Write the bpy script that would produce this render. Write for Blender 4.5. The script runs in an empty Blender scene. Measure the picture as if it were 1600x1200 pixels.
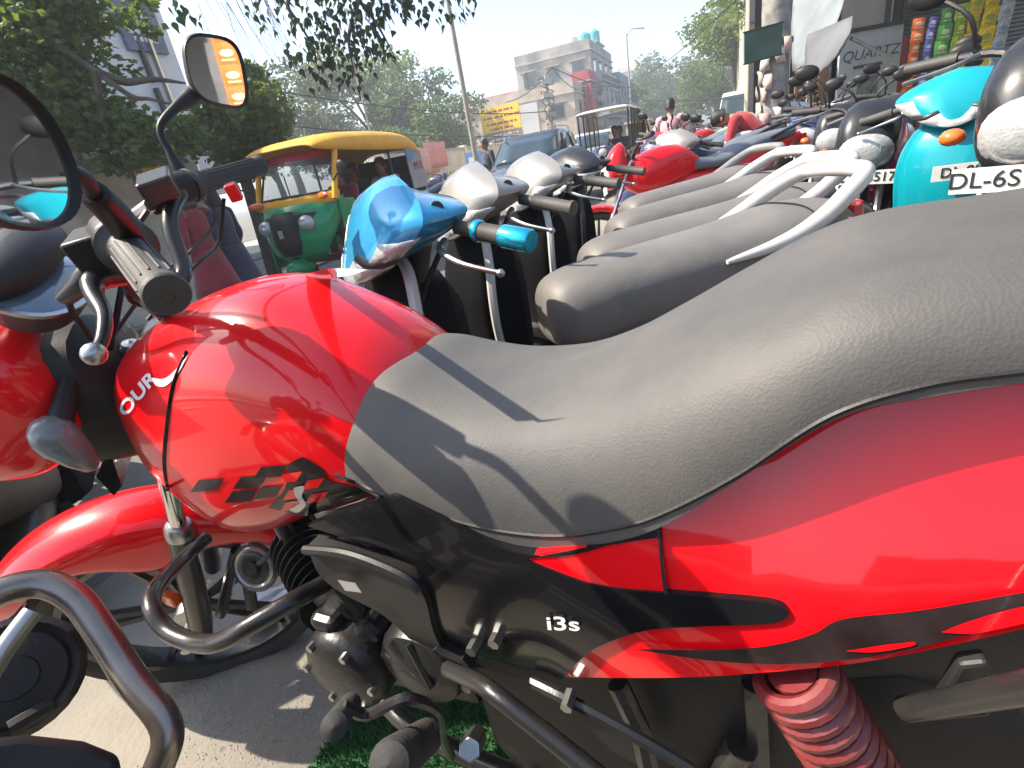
import bpy, bmesh, math, random
import numpy as np
from mathutils import Vector, Matrix, noise
from mathutils.bvhtree import BVHTree
random.seed(7); R = math.radians
sc = bpy.context.scene

# ------------------------------------------------------------------ camera, sky, sun, exposure
FP, PITCH, ROLL = 800.0, R(23.4), R(10.3)
X_ = Vector((1, 0, 0)); F_ = Vector((0, math.cos(PITCH), -math.sin(PITCH))); U_ = Vector((0, math.sin(PITCH), math.cos(PITCH)))
CR = X_*math.cos(ROLL) - U_*math.sin(ROLL); CU = X_*math.sin(ROLL) + U_*math.cos(ROLL); CAM = Vector((0, 0, 1.0))
cd = bpy.data.cameras.new('camera'); cam = bpy.data.objects.new('camera', cd); sc.collection.objects.link(cam)
cd.sensor_width = 36; cd.lens = 36*FP/1600; cd.clip_start = 0.02; cd.clip_end = 2000
cam.matrix_world = Matrix(((CR.x, CU.x, -F_.x, CAM.x), (CR.y, CU.y, -F_.y, CAM.y), (CR.z, CU.z, -F_.z, CAM.z), (0, 0, 0, 1)))
sc.camera = cam
SUN_H, SUN_E = R(-81), R(47)
w = bpy.data.worlds.new('World'); sc.world = w; w.use_nodes = True
nt = w.node_tree; sky = nt.nodes.new('ShaderNodeTexSky'); sky.sky_type = 'NISHITA'; sky.sun_disc = False
sky.sun_elevation = SUN_E; sky.sun_rotation = SUN_H; sky.air_density = 1.0; sky.dust_density = 1.6; sky.ozone_density = .8
nt.links.new(sky.outputs[0], nt.nodes['Background'].inputs[0]); nt.nodes['Background'].inputs[1].default_value = 0.15
sd = bpy.data.lights.new('sun', 'SUN'); sd.energy = 5.0; sd.angle = R(0.55); sd.color = (1, .90, .76)
so = bpy.data.objects.new('sun', sd); sc.collection.objects.link(so)
SV = Vector((math.sin(SUN_H)*math.cos(SUN_E), math.cos(SUN_H)*math.cos(SUN_E), math.sin(SUN_E)))
so.rotation_euler = SV.to_track_quat('Z', 'Y').to_euler()
sc.view_settings.view_transform = 'Standard'; sc.view_settings.look = 'None'
sc.view_settings.exposure = 1.25; sc.view_settings.gamma = 1; sc.view_settings.use_curve_mapping = False

GZ = -0.08   # ground level
def ray(px, py): return (F_*FP + CR*(px-800) - CU*(py-600)).normalized()
def pix(px, py, dist):      # point seen at a pixel, at a horizontal distance
    d = ray(px, py); return CAM + d*(dist/math.hypot(d.x, d.y))
def pixz(px, py, z):
    d = ray(px, py); return CAM + d*((z-CAM.z)/d.z)
def pixy(px, py, y):
    d = ray(px, py); return CAM + d*(y/d.y)

# ------------------------------------------------------------------ materials
_m = {}
def mat(name, col, rough=.5, metal=0, coat=0, var=.12, vs=8, bump=0, bs=60, spec=.5, dust=0, col2=None, alpha=None, trans=0, emit=0, coord='Object', sheen=0, bump2=0, croughness=.04):
    if name in _m: return _m[name]
    m = bpy.data.materials.new(name); m.use_nodes = True; n = m.node_tree.nodes; l = m.node_tree.links; p = n['Principled BSDF']
    tc = n.new('ShaderNodeTexCoord'); no = n.new('ShaderNodeTexNoise'); no.inputs['Scale'].default_value = vs; no.inputs['Detail'].default_value = 5
    l.new(tc.outputs[coord], no.inputs['Vector'])
    rp = n.new('ShaderNodeValToRGB'); l.new(no.outputs[0], rp.inputs[0])
    c = col; c2 = col2 or tuple(min(1, x*(1+var)+.01*var) for x in c)
    rp.color_ramp.elements[0].position = .35; rp.color_ramp.elements[1].position = .65
    rp.color_ramp.elements[0].color = (*[x*(1-var) for x in c], 1) if not col2 else (*c, 1); rp.color_ramp.elements[1].color = (*c2, 1)
    out = rp.outputs[0]
    dust *= .35
    if dust:
        n2 = n.new('ShaderNodeTexNoise'); n2.inputs['Scale'].default_value = vs*.6+3; n2.inputs['Detail'].default_value = 8; n2.inputs['Roughness'].default_value = .7
        l.new(tc.outputs[coord], n2.inputs['Vector'])
        mp = n.new('ShaderNodeMapRange'); mp.inputs[1].default_value = .38; mp.inputs[2].default_value = .78; mp.inputs[4].default_value = min(1, dust*1.4); l.new(n2.outputs[0], mp.inputs[0])
        mx = n.new('ShaderNodeMixRGB'); mx.inputs[2].default_value = (.24, .205, .165, 1); l.new(mp.outputs[0], mx.inputs[0]); l.new(out, mx.inputs[1]); out = mx.outputs[0]
    l.new(out, p.inputs['Base Color'])
    mr = n.new('ShaderNodeMapRange'); mr.inputs[3].default_value = max(0, rough*.85); mr.inputs[4].default_value = min(1, rough*1.2+.01+dust*.1); l.new(no.outputs[0], mr.inputs[0]); l.new(mr.outputs[0], p.inputs['Roughness'])
    p.inputs['Metallic'].default_value = metal; p.inputs['Coat Weight'].default_value = coat; p.inputs['Coat Roughness'].default_value = croughness
    p.inputs['Specular IOR Level'].default_value = spec; p.inputs['Transmission Weight'].default_value = trans
    if sheen: p.inputs['Sheen Weight'].default_value = sheen
    if bump:
        if bump2:
            nb = n.new('ShaderNodeTexVoronoi'); nb.feature = 'F1'; nb.inputs['Scale'].default_value = bs; o = nb.outputs['Distance']
        else:
            nb = n.new('ShaderNodeTexNoise'); nb.inputs['Scale'].default_value = bs; nb.inputs['Detail'].default_value = 6; o = nb.outputs[0]
        l.new(tc.outputs[coord], nb.inputs['Vector'])
        b = n.new('ShaderNodeBump'); b.inputs['Strength'].default_value = bump; b.inputs['Distance'].default_value = .01; l.new(o, b.inputs['Height']); l.new(b.outputs[0], p.inputs['Normal'])
    if emit: l.new(out, p.inputs['Emission Color']); p.inputs['Emission Strength'].default_value = emit
    if alpha is not None:
        t = n.new('ShaderNodeBsdfTransparent'); t.inputs[0].default_value = (*[min(1, .55+x) for x in col], 1); mxs = n.new('ShaderNodeMixShader'); mxs.inputs[0].default_value = alpha
        l.new(t.outputs[0], mxs.inputs[1]); l.new(p.outputs[0], mxs.inputs[2]); l.new(mxs.outputs[0], n['Material Output'].inputs[0])
    _m[name] = m; return m
def paint(name, col, dust=.1, rough=.28, metal=0): return mat('paint_'+name, col, rough, metal, .6, .05, 6, dust=dust, spec=.2, croughness=.09)
RED = mat('paint_red', (.74, .0006, .005), .3, 0, .85, .04, 6, dust=.05, spec=.15, croughness=.035); BLACKGLOSS = mat('gloss_black', (.005, .005, .006), .22, 0, .25, .1, 9, dust=.03, spec=.15)
BLACK = mat('black_plastic', (.012, .012, .012), .45, dust=.1, bump=.05, bs=300, spec=.3); DARKGREY = mat('dark_plastic', (.035, .036, .038), .4, dust=.2, bump=.06, bs=400)
RUBBER = mat('rubber', (.02, .02, .02), .75, dust=.3, bump=.1, bs=200); GRIPM = mat('grip_rubber', (.035, .034, .032), .6, dust=.35, bump=.1, bs=300)
CHROME = mat('chrome', (.75, .75, .74), .12, 1, dust=.08, var=.05); STEEL = mat('steel', (.45, .45, .44), .32, 1, dust=.15, var=.1)
BLACKMETAL = mat('black_metal', (.02, .02, .02), .3, .3, .3, dust=.18, bump=.05, bs=150); ENGM = mat('engine_black', (.014, .015, .016), .35, .4, dust=.2, bump=.12, bs=90)
VINYL = mat('seat_vinyl', (.070, .068, .065), .58, dust=.6, vs=3, var=.08, bump=.07, bs=420, bump2=1, spec=.4)
VINYL2 = mat('seat_vinyl_old', (.125, .118, .108), .52, dust=.28, vs=7, var=.1, bump=.3, bs=14)
VINYLBLUE = mat('seat_vinyl_blue', (.10, .115, .135), .5, dust=.2, vs=7, var=.1, bump=.25, bs=14)
LENS = mat('clear_lens', (.75, .77, .78), .08, .15, 1, alpha=.45, var=.1, vs=30); REFL = mat('lamp_lens', (.48, .49, .48), .12, .3, 1, var=.12, vs=60, bump=.25, bs=120, dust=.08)
AMBER = mat('amber', (.8, .16, .02), .2, 0, 1); SMOKE = mat('smoky_lens', (.14, .165, .155), .3, .0, .5, var=.15, dust=.2)
GLASS = mat('window_glass', (.04, .07, .08), .05, 0, 1, alpha=.55, var=.1); DARKGLASS = mat('dark_glass', (.02, .04, .05), .08, .1, .5, var=.2, vs=.8, dust=.08)
MIRROR = mat('mirror_glass', (.93, .94, .95), .015, 1, var=.01, vs=3); WHITEDECAL = mat('white_decal', (.85, .85, .85), .3, coat=1, var=.05)
GREYDECAL = mat('silver_decal', (.5, .5, .52), .3, .6, 1, var=.1); BLACKDECAL = mat('black_decal', (.012, .006, .006), .3, coat=.25, var=.2, vs=30, dust=.08, spec=.3); REDDECAL = RED
GREEN = paint('auto_green', (.004, .27, .10), .12); YELLOW = paint('auto_yellow', (.83, .42, .015), .1, .4)
SILVER = paint('silver', (.30, .285, .26), .25, .35, .4); WHITEP = paint('white', (.50, .485, .46), .3, .4)
PLATE = mat('number_plate', (.75, .74, .70), .4, var=.08, dust=.2); INK = mat('plate_ink', (.02, .02, .02), .5)
SKIN = mat('skin_brown', (.26, .13, .075), .5, var=.08); HAIR = mat('hair_black', (.008, .007, .006), .5, bump=.5, bs=90)
BARK = mat('bark', (.085, .068, .052), .9, var=.35, vs=9, bump=.9, bs=22)

# ------------------------------------------------------------------ mesh helpers
class G:
    def __init__(s, T=None): s.v = []; s.f = []; s.T = T or Matrix.Identity(4)
    def add(s, vs, fs):
        k = len(s.v); s.v += [s.T @ Vector(p) for p in vs]; s.f += [tuple(k+i for i in f) for f in fs]; return s
    def loft(s, rings, closed=True, cap=True):
        n = len(rings[0]); vs = [p for r in rings for p in r]; fs = []
        for i in range(len(rings)-1):
            for j in range(n if closed else n-1):
                k = (j+1) % n; fs.append((i*n+j, i*n+k, (i+1)*n+k, (i+1)*n+j))
        if cap and closed: fs.append(tuple(range(n-1, -1, -1))); fs.append(tuple((len(rings)-1)*n+j for j in range(n)))
        return s.add(vs, fs)
    def tube(s, pts, r, n=10, closed=False, cap=True, smooth=0):
        pts = [Vector(p) for p in pts]
        if smooth: pts = cr(pts, smooth, closed)
        rs = r if hasattr(r, '__len__') else [r]*len(pts)
        if len(rs) != len(pts):
            m = len(rs)-1; L = len(pts)-1; rs = [rs[min(m, int(i*m/L))]*(1-(i*m/L) % 1)+rs[min(m, int(i*m/L)+1)]*((i*m/L) % 1) for i in range(L+1)]
        rings = []; N = None; L = len(pts)
        for i, p in enumerate(pts):
            if closed: t = pts[(i+1) % L]-pts[i-1]
            else: t = pts[min(i+1, L-1)]-pts[max(i-1, 0)]
            t.normalize()
            if N is None: N = t.orthogonal().normalized()
            else: N = (N-t*N.dot(t)).normalized()
            B = t.cross(N)
            rings.append([p+(N*math.cos(a)+B*math.sin(a))*rs[i] for a in [2*math.pi*j/n for j in range(n)]])
        if closed: rings.append(rings[0])
        return s.loft(rings, cap=cap and not closed)
    def cyl(s, a, b, r0, r1=None, n=16): return s.tube([a, b], [r0, r0 if r1 is None else r1], n)
    def lathe(s, c, ax, prof, n=24, sweep=2*math.pi):      # prof: (radius, along axis)
        ax = Vector(ax).normalized(); N = ax.orthogonal().normalized(); B = ax.cross(N); c = Vector(c)
        return s.loft([[c+ax*h+(N*math.cos(a)+B*math.sin(a))*max(r, 1e-4) for a in [2*math.pi*j/n for j in range(n)]] for r, h in prof])
    def box(s, c, d, rz=0, rot=None):
        M = Matrix.Translation(c) @ (rot.to_4x4() if rot else Matrix.Rotation(rz, 4, 'Z')); x, y, z = [q/2 for q in d]
        vs = [M @ Vector((a*x, b*y, e*z)) for a in (-1, 1) for b in (-1, 1) for e in (-1, 1)]
        return s.add(vs, [(0, 1, 3, 2), (4, 6, 7, 5), (0, 4, 5, 1), (2, 3, 7, 6), (0, 2, 6, 4), (1, 5, 7, 3)])
    def ell(s, c, r, n=16, m=10, rot=None):
        c = Vector(c); rings = []
        for i in range(m+1):
            t = math.pi*i/m; rr = max(math.sin(t), 1e-3)
            ring = [Vector((r[0]*rr*math.cos(a), r[1]*rr*math.sin(a), -r[2]*math.cos(t))) for a in [2*math.pi*j/n for j in range(n)]]
            rings.append([c+(rot @ p if rot else p) for p in ring])
        return s.loft(rings)
    def prism(s, out, off):      # outline of 3D points, extruded by off
        off = Vector(off); n = len(out); vs = [Vector(p) for p in out]+[Vector(p)+off for p in out]
        return s.add(vs, [tuple(range(n)), tuple(range(2*n-1, n-1, -1))]+[(i, i+n, (i+1) % n+n, (i+1) % n) for i in range(n)])
    def build(s, name, m, parent=None, smooth=True, bevel=0, subd=0, solid=0, ang=38, label=None, kind=None):
        me = bpy.data.meshes.new(name); me.from_pydata([tuple(p) for p in s.v], [], s.f); me.materials.append(m)
        bm = bmesh.new(); bm.from_mesh(me); bmesh.ops.recalc_face_normals(bm, faces=bm.faces); bm.to_mesh(me); bm.free()
        if smooth: me.polygons.foreach_set('use_smooth', [True]*len(me.polygons)); me.set_sharp_from_angle(angle=R(ang))
        o = bpy.data.objects.new(name, me); sc.collection.objects.link(o)
        if parent: o.parent = parent
        if bevel: b = o.modifiers.new('bevel', 'BEVEL'); b.width = bevel; b.segments = 2; b.limit_method = 'ANGLE'
        if solid: b = o.modifiers.new('solid', 'SOLIDIFY'); b.thickness = solid; b.offset = -1
        if subd: b = o.modifiers.new('sub', 'SUBSURF'); b.levels = subd; b.render_levels = subd
        if label: o['label'] = label
        if kind: o['kind'] = kind
        return o
def cr(pts, k=6, closed=False):
    pts = [Vector(p) for p in pts]; n = len(pts); out = []
    for i in range(n if closed else n-1):
        g = (lambda j: pts[j % n]) if closed else (lambda j: pts[max(0, min(n-1, j))])
        p0, p1, p2, p3 = g(i-1), g(i), g(i+1), g(i+2)
        for q in range(k):
            t = q/k; out.append(.5*((2*p1)+(p2-p0)*t+(2*p0-5*p1+4*p2-p3)*t*t+(3*p1-p0-3*p2+p3)*t*t*t))
    if not closed: out.append(pts[-1])
    return out
def outline(pts, k=6):      # closed 2D outline; points with a third value are sharp corners
    n = len(pts); out = []
    P = [Vector(p[:2]) for p in pts]; C = [len(p) > 2 for p in pts]
    for i in range(n):
        j = (i+1) % n; p1, p2 = P[i], P[j]; p0 = p1 if C[i] else P[i-1]; p3 = p2 if C[j] else P[(i+2) % n]
        for q in range(k):
            t = q/k; out.append(.5*((2*p1)+(p2-p0)*t+(2*p0-5*p1+4*p2-p3)*t*t+(3*p1-p0-3*p2+p3)*t*t*t))
    return out
def inside(p, poly):
    c = False; n = len(poly); j = n-1
    for i in range(n):
        a, b = poly[i], poly[j]
        if (a[1] > p[1]) != (b[1] > p[1]) and p[0] < (b[0]-a[0])*(p[1]-a[1])/(b[1]-a[1])+a[0]: c = not c
        j = i
    return c
from mathutils.geometry import delaunay_2d_cdt
def fill(poly, step):
    xs = [p[0] for p in poly]; ys = [p[1] for p in poly]; n = len(poly)
    pts = [Vector((p[0], p[1])) for p in poly]; x = min(xs)+step*.5
    while x < max(xs):
        y = min(ys)+step*.5
        while y < max(ys):
            if inside((x, y), poly) and min((x-q[0])**2+(y-q[1])**2 for q in poly) > (step*.45)**2: pts.append(Vector((x, y)))
            y += step
        x += step
    v, e, f, *_ = delaunay_2d_cdt(pts, [], [list(range(n))], 1, 1e-6)
    return v, [t for t in f]
def finish(o, label, cat, group=None, kind=None):
    if label: o['label'] = label; o['category'] = cat
    if group: o['group'] = group
    if kind: o['kind'] = kind
    return o
def thing(name, label, cat, M=None, group=None):
    o = bpy.data.objects.new(name, None); sc.collection.objects.link(o); o.empty_display_size = .1
    if M is not None: o.matrix_world = M
    return finish(o, label, cat, group)
def frame(x, y, head, z=GZ, s=1.0, lean=0):
    t = R(head); M = Matrix(((math.sin(t), -math.cos(t), 0, x), (math.cos(t), math.sin(t), 0, y), (0, 0, 1, z), (0, 0, 0, 1)))
    return M @ Matrix.Rotation(R(-lean), 4, 'X') @ Matrix.Scale(s, 4)
def steerM(a, A=(.93, 0, .82), rake=26):
    ax = Vector((-math.sin(R(rake)), 0, math.cos(R(rake)))); return Matrix.Translation(A) @ Matrix.Rotation(R(a), 4, ax) @ Matrix.Translation(-Vector(A))
def struct(name, g, m, **k): o = g.build(name, m, **k); o['kind'] = k.get('kind') or 'structure'; return o
FONT = None
def text(body, size, M, m, parent, name='lettering', ext=.001, shear=0, sx=1, align='CENTER'):
    c = bpy.data.curves.new('t', 'FONT'); c.body = body; c.size = size; c.extrude = ext; c.align_x = align; c.align_y = 'CENTER'; c.shear = shear
    o = bpy.data.objects.new('t', c); me = bpy.data.meshes.new_from_object(o); me.name = name; bpy.data.objects.remove(o)
    me.transform(M @ Matrix.Scale(sx, 4, (1, 0, 0))); me.materials.clear(); me.materials.append(m)
    q = bpy.data.objects.new(name, me); sc.collection.objects.link(q); q.parent = parent; return q
def face_to(c, nrm, up=(0, 0, 1)):    # matrix whose Z is nrm and Y is near up
    z = Vector(nrm).normalized(); x = Vector(up).cross(z).normalized(); y = z.cross(x)
    return Matrix(((x.x, y.x, z.x, c[0]), (x.y, y.y, z.y, c[1]), (x.z, y.z, z.z, c[2]), (0, 0, 0, 1)))
def superring(u0, yc, hw, zb, zt, n=20, p=2.4, zc=None, skew=0, pb=None):
    zc = (zb+zt)/2 if zc is None else zc; out = []
    for j in range(n):
        a = 2*math.pi*j/n; c, s_ = math.cos(a), math.sin(a); q = p if s_ >= 0 else (pb or p)
        y = hw*math.copysign(abs(c)**(2/q), c); z = zc+(zt-zc if s_ >= 0 else zc-zb)*math.copysign(abs(s_)**(2/q), s_)
        out.append((u0+skew*(1-max(0, (z-zb)/(zt-zb+1e-6))), yc+y, z))
    return out
def interp(tab, k):
    ks = [Vector(t) for t in [list(r)+[0]*(4-len(r)) for r in tab]] if False else tab
    out = []; n = len(tab)
    for i in range(n-1):
        for q in range(k):
            t = q/k; g = lambda j: tab[max(0, min(n-1, j))]
            out.append([.5*((2*b)+(c-a)*t+(2*a-5*b+4*c-d)*t*t+(3*b-a-3*c+d)*t**3) for a, b, c, d in zip(g(i-1), g(i), g(i+1), g(i+2))])
    return out+[list(tab[-1])]

def wheel(parent, c, r, w_, T=None, spokes=5, rimcol=None, tr=.05, hi=1, name='wheel', disc=True):
    c = Vector(c); g = G(T); rim = r-tr*.9
    prof = [(rim, -w_*.32), (rim+.3*tr, -w_*.48), (rim+.62*tr, -w_*.5), (r-.12*tr, -w_*.36), (r, -w_*.12), (r, w_*.12), (r-.12*tr, w_*.36), (rim+.62*tr, w_*.5), (rim+.3*tr, w_*.48), (rim, w_*.32), (rim-.002, 0)]
    n = 40 if hi else 22; rings = [[(c.x+q*math.cos(a), c.y+y, c.z+q*math.sin(a)) for a in [2*math.pi*j/n for j in range(n)]] for q, y in prof]
    tg = G(T); tg.loft(rings+[rings[0]], cap=False)
    wl = g; wl.lathe(c, (0, 1, 0), [(.0, -w_*.55), (.035, -w_*.5), (.03, 0), (.035, w_*.5), (0, w_*.55)], 14)
    W = wl.build(name, STEEL if not rimcol else rimcol, parent)
    tyre = tg.build('tyre', RUBBER, W)
    if hi:
        tt = G(T); N = 46
        for j in range(N):
            for sgn in (-1, 1):
                a = 2*math.pi*(j+.25*sgn)/N; ca, sa = math.cos(a), math.sin(a)
                tt.box((c.x+(r+.0005)*ca, c.y+sgn*w_*.13, c.z+(r+.0005)*sa), (.004, w_*.2, r*.07), rot=Matrix.Rotation(-a, 3, 'Y') @ Matrix.Rotation(sgn*.5, 3, 'X'))
        tt.build('tread', RUBBER, W, smooth=False)['kind'] = 'stuff'
    rg = G(T); rr = [[(c.x+q*math.cos(a), c.y+y, c.z+q*math.sin(a)) for a in [2*math.pi*j/n for j in range(n)]] for q, y in [(rim+.004, -w_*.34), (rim-.012, -w_*.3), (rim-.016, 0), (rim-.012, w_*.3), (rim+.004, w_*.34)]]
    rg.loft(rr, cap=False)
    for j in range(spokes):
        a = 2*math.pi*j/spokes+.3
        for da in (-.13, .13):
            rg.tube([c+Vector((.03*math.cos(a), 0, .03*math.sin(a))), c+Vector(((rim-.01)*math.cos(a+da), 0, (rim-.01)*math.sin(a+da)))], [.014, .009], 6)
    rg.build('rim', rimcol or BLACKMETAL, W)
    return W
def spring(parent, a, b, r, wire, turns, m, T=None, n=22):
    a, b = Vector(a), Vector(b); ax = (b-a); L = ax.length; ax.normalize(); N = ax.orthogonal().normalized(); B = ax.cross(N); pts = []
    K = int(turns*n)
    for i in range(K+1):
        t = i/K; an = 2*math.pi*turns*t; pts.append(a+ax*L*t+(N*math.cos(an)+B*math.sin(an))*r)
    g = G(T); g.tube(pts, wire, 8); return g.build('spring', m, parent)

# ================================================================== THE RED MOTORCYCLE IN FRONT
HM = frame(.31, .38, -62, z=0); HI = HM.inverted(); ST = steerM(43); STI = ST.inverted()
def tr(px, py, v, S=False):      # where the line of sight through a pixel crosses the plane y = v of the bike (or of its turned front)
    M = STI @ HI if S else HI
    o = M @ CAM; d = M.to_3x3() @ ray(px, py); return o+d*((v-o.y)/d.y)
hero = thing('motorcycle', 'glossy red commuter motorcycle with grey seat filling the foreground, front turned left', 'motorcycle', HM)
HO = HI @ CAM; HR = HI.to_3x3()
def mkbvh(o):
    me = o.data; return BVHTree.FromPolygons([v.co for v in me.vertices], [tuple(p.vertices) for p in me.polygons])
def cast(b, px, py, off=.0015, fall=.15):
    d = (HR @ ray(px, py)).normalized(); loc, nr, i, t = b.ray_cast(HO, d)
    if loc is None: return tr(px, py, fall)
    if nr.dot(d) > 0: nr = -nr
    return loc+nr*off
def decal(name, b, pts, m, off=.0015, step=14, parent=None, k=5, **kw):
    poly = outline(pts, k); v, f = fill(poly, step); g = G(); g.add([cast(b, p[0], p[1], off) for p in v], f)
    return g.build(name, m, parent or hero, ang=80, **kw)
# tank
tank_tab = [(1.035, .74, .68, .03), (1.03, .765, .655, .06), (1.01, .80, .625, .088), (.97, .835, .60, .112), (.92, .86, .583, .128), (.86, .88, .545, .137), (.80, .895, .532, .141), (.72, .91, .555, .142), (.65, .905, .59, .139), (.59, .882, .61, .135), (.53, .852, .635, .128), (.485, .815, .655, .12), (.455, .775, .68, .10), (.43, .73, .69, .07)]
g = G(); rows = interp(tank_tab, 5)
g.loft([superring(u, 0, hw, zb, zt, 56, 2.6, zc=zb+(zt-zb)*.45, pb=3.6) for u, zt, zb, hw in rows])
tank = g.build('fuel_tank', RED, hero, ang=60); tb = mkbvh(tank)
def strip(name, b, pts, w_, m, off=.001, parent=None):
    P = [cast(b, q[0], q[1], off) for q in cr([(a, c_, 0) for a, c_ in pts], 8)]; g = G(); g.tube(P, w_, 6); return g.build(name, m, parent or hero)
strip('tank_seam', tb, [(293, 548), (272, 600), (262, 660), (257, 720), (262, 765)], .0028, BLACKGLOSS, 0)
decal('tank_graphic', tb, [(452, 724, 1), (476, 714), (505, 733), (520, 752), (592, 764, 1), (480, 806, 1), (420, 792, 1), (446, 762)], BLACKDECAL, parent=tank)
def para(cx, cy, w_=34, h=15, sk=13): return [(cx-w_/2+sk/2, cy-h/2, 1), (cx+w_/2+sk/2, cy-h/2-4, 1), (cx+w_/2-sk/2, cy+h/2, 1), (cx-w_/2-sk/2, cy+h/2+4, 1)]
for cx, cy, w_ in [(325, 757, 40), (392, 752, 42), (378, 774, 40), (425, 736, 44), (420, 768, 34)]: decal('checker_mark', tb, para(cx, cy, w_), BLACKDECAL, parent=tank, k=2)
for cx, cy, w_ in [(455, 744, 30), (491, 754, 26), (462, 770, 28), (496, 775, 26), (455, 788, 24)]: decal('checker_mark', tb, para(cx, cy, w_, 11, 10), RED, .0025, parent=tank, k=2)
decal('emblem_mark', tb, [(462, 760), (478, 757), (474, 772), (480, 785), (466, 797), (455, 792), (470, 783), (464, 772)], GREYDECAL, .0035, parent=tank)
decal('swoosh', tb, [(238, 590, 1), (262, 590), (290, 562), (300, 545, 1), (282, 580), (262, 602), (246, 602)], WHITEDECAL, parent=tank)
decal('top_white_shape', tb, [(478, 428, 1), (520, 419), (575, 421, 1), (545, 431), (500, 434)], WHITEDECAL, parent=tank)  # white shape laid on the tank top
c = bpy.data.curves.new('t', 'FONT'); c.body = 'OUR'; c.size = 40; c.offset = 1.1; c.resolution_u = 4; o = bpy.data.objects.new('t', c); me = bpy.data.meshes.new_from_object(o); bpy.data.objects.remove(o)
def textsnap(me, org, ex, ey, b, m, name, parent, off=.002):
    g = G(); g.add([cast(b, org[0]+ex[0]*v.co.x+ey[0]*v.co.y, org[1]+ex[1]*v.co.x+ey[1]*v.co.y, off) for v in me.vertices], [tuple(p.vertices) for p in me.polygons]); return g.build(name, m, parent, smooth=False)
textsnap(me, (197, 652), (.60, -.70), (-.42, -.52), tb, WHITEDECAL, 'lettering', tank)
g = G(); cp = cast(tb, 548, 420, .0, .0); g.lathe((.68, -.02, .887), (-.08, -.1, 1), [(0, 0), (.036, 0), (.036, .012), (.030, .016), (0, .017)], 28); g.build('fuel_cap', STEEL, hero)
# seat
seat_tab = [(.472, .795, .705, .112, .058), (.466, .808, .700, .124, .058), (.44, .806, .692, .135, .045), (.40, .794, .680, .142, .03), (.35, .786, .668, .146, .01), (.28, .790, .666, .148, 0), (.22, .808, .683, .150, 0), (.165, .836, .712, .151, 0), (.11, .866, .762, .150, 0), (.05, .896, .818, .148, 0), (0, .910, .836, .146, 0), (-.08, .915, .852, .142, 0), (-.2, .925, .862, .135, 0), (-.32, .932, .872, .125, 0), (-.40, .93, .878, .108, 0), (-.44, .915, .885, .07, 0)]
g = G()
def seatring(u, zt, zb, hw, sk, n=44):
    out = []
    for j in range(n):
        a = math.pi*j/(n-1); y = hw*math.copysign(abs(math.cos(a))**.62, math.cos(a)); z = zb+(zt-zb)*math.sin(a)**.72; out.append((u+sk*(.5*(1-(z-zb)/(zt-zb))+.5*abs(y)/hw), y, z))
    return out+[(u+sk, -hw*.6, zb-.002), (u+sk, 0, zb-.002), (u+sk, hw*.6, zb-.002)]
g.loft([seatring(*r_) for r_ in interp(seat_tab, 7)]); seat = g.build('seat', VINYL, hero, ang=60); sb = mkbvh(seat)
strip('seat_piping', sb, [(524, 742), (620, 781), (740, 822), (860, 838), (960, 826), (1034, 804), (1150, 745), (1300, 650), (1450, 603), (1590, 583), (1720, 566)], .0022, BLACK, -.0005)
# side bodywork: one guide surface, panels cut from it
def bodyv(u, w_):
    k = min(1, max(0, (.30-u)/.2)); V0 = .158+.030*k-.05*max(0, (u-.40))-.10*max(0, -.08-u); m_ = .62-.045*k+max(0, .10-u)*.50; t = (w_-m_)/.12
    return V0-((.030*t*t)*(1-k)+k*(.062*(math.sqrt(t*t+.12)-.346)) if t > 0 else .016*t*t)
gg = G(); us = [.75-.02*i for i in range(74)]; ws = [.34+.012*i for i in range(54)]
gg.loft([[(u, bodyv(u, w_), w_) for w_ in ws] for u in us], closed=False)
bb = BVHTree.FromPolygons([tuple(p) for p in gg.v], gg.f)
def panel(name, pts, m, off=0, th=.012, step=22, k=6, both=True):
    poly = outline(pts, k); v, f = fill(poly, step); P = [cast(bb, p[0], p[1], off) for p in v]; E_ = [cast(bb, p[0], p[1], off) for p in poly]; o = None
    n = len(E_); C_ = [E_[i]+Vector((0, -.0022, 0)) for i in range(n)]
    for s_ in ((1, -1) if both else (1,)):
        g = G(); g.add([(p.x, p.y*s_, p.z) for p in P], [tuple(q) for q in f])
        w_ = [(p.x, p.y*s_, p.z) for p in E_]+[(p.x, (p.y-th)*s_, p.z) for p in E_]
        g.add(w_, [(i, (i+1) % n, (i+1) % n+n, i+n) for i in range(n)])
        q = g.build(name, m, hero, ang=70); o = o or q
    return o
tail = panel('tail_panel', [(1031, 803, 1), (1120, 765), (1200, 712), (1300, 652), (1380, 624), (1500, 600), (1620, 580), (1760, 560), (1860, 600, 1), (1800, 900), (1640, 972), (1600, 985), (1480, 1012), (1350, 1037), (1200, 1053), (1050, 1062), (876, 1061, 1), (925, 1014), (985, 985), (1040, 960, 1), (1036, 880)], RED, -.002)
blk = panel('side_cover', [(484, 820, 1), (560, 790), (620, 772, 1), (700, 815), (770, 850), (860, 868), (950, 850), (1027, 812, 1), (1030, 838, 1), (940, 852), (822, 872, 1), (930, 912), (1040, 925), (1150, 934), (1215, 943), (1233, 958), (1205, 972), (1100, 976), (1010, 982), (940, 1005), (905, 1030), (874, 1064, 1), (790, 1050), (720, 1020), (690, 985), (670, 930), (640, 870), (560, 845)], BLACKGLOSS, .003, step=16)
panel('side_panel', [(815, 868, 1), (940, 851), (1029, 832, 1), (1036, 880), (1041, 928, 1), (930, 914)], RED, .001)
panel('frame_cover', [(492, 842, 1), (560, 858), (640, 888), (672, 920), (690, 985), (735, 1045, 1), (680, 1015), (610, 950), (545, 915), (508, 885)], BLACK, .012, th=.02, step=14)
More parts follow.
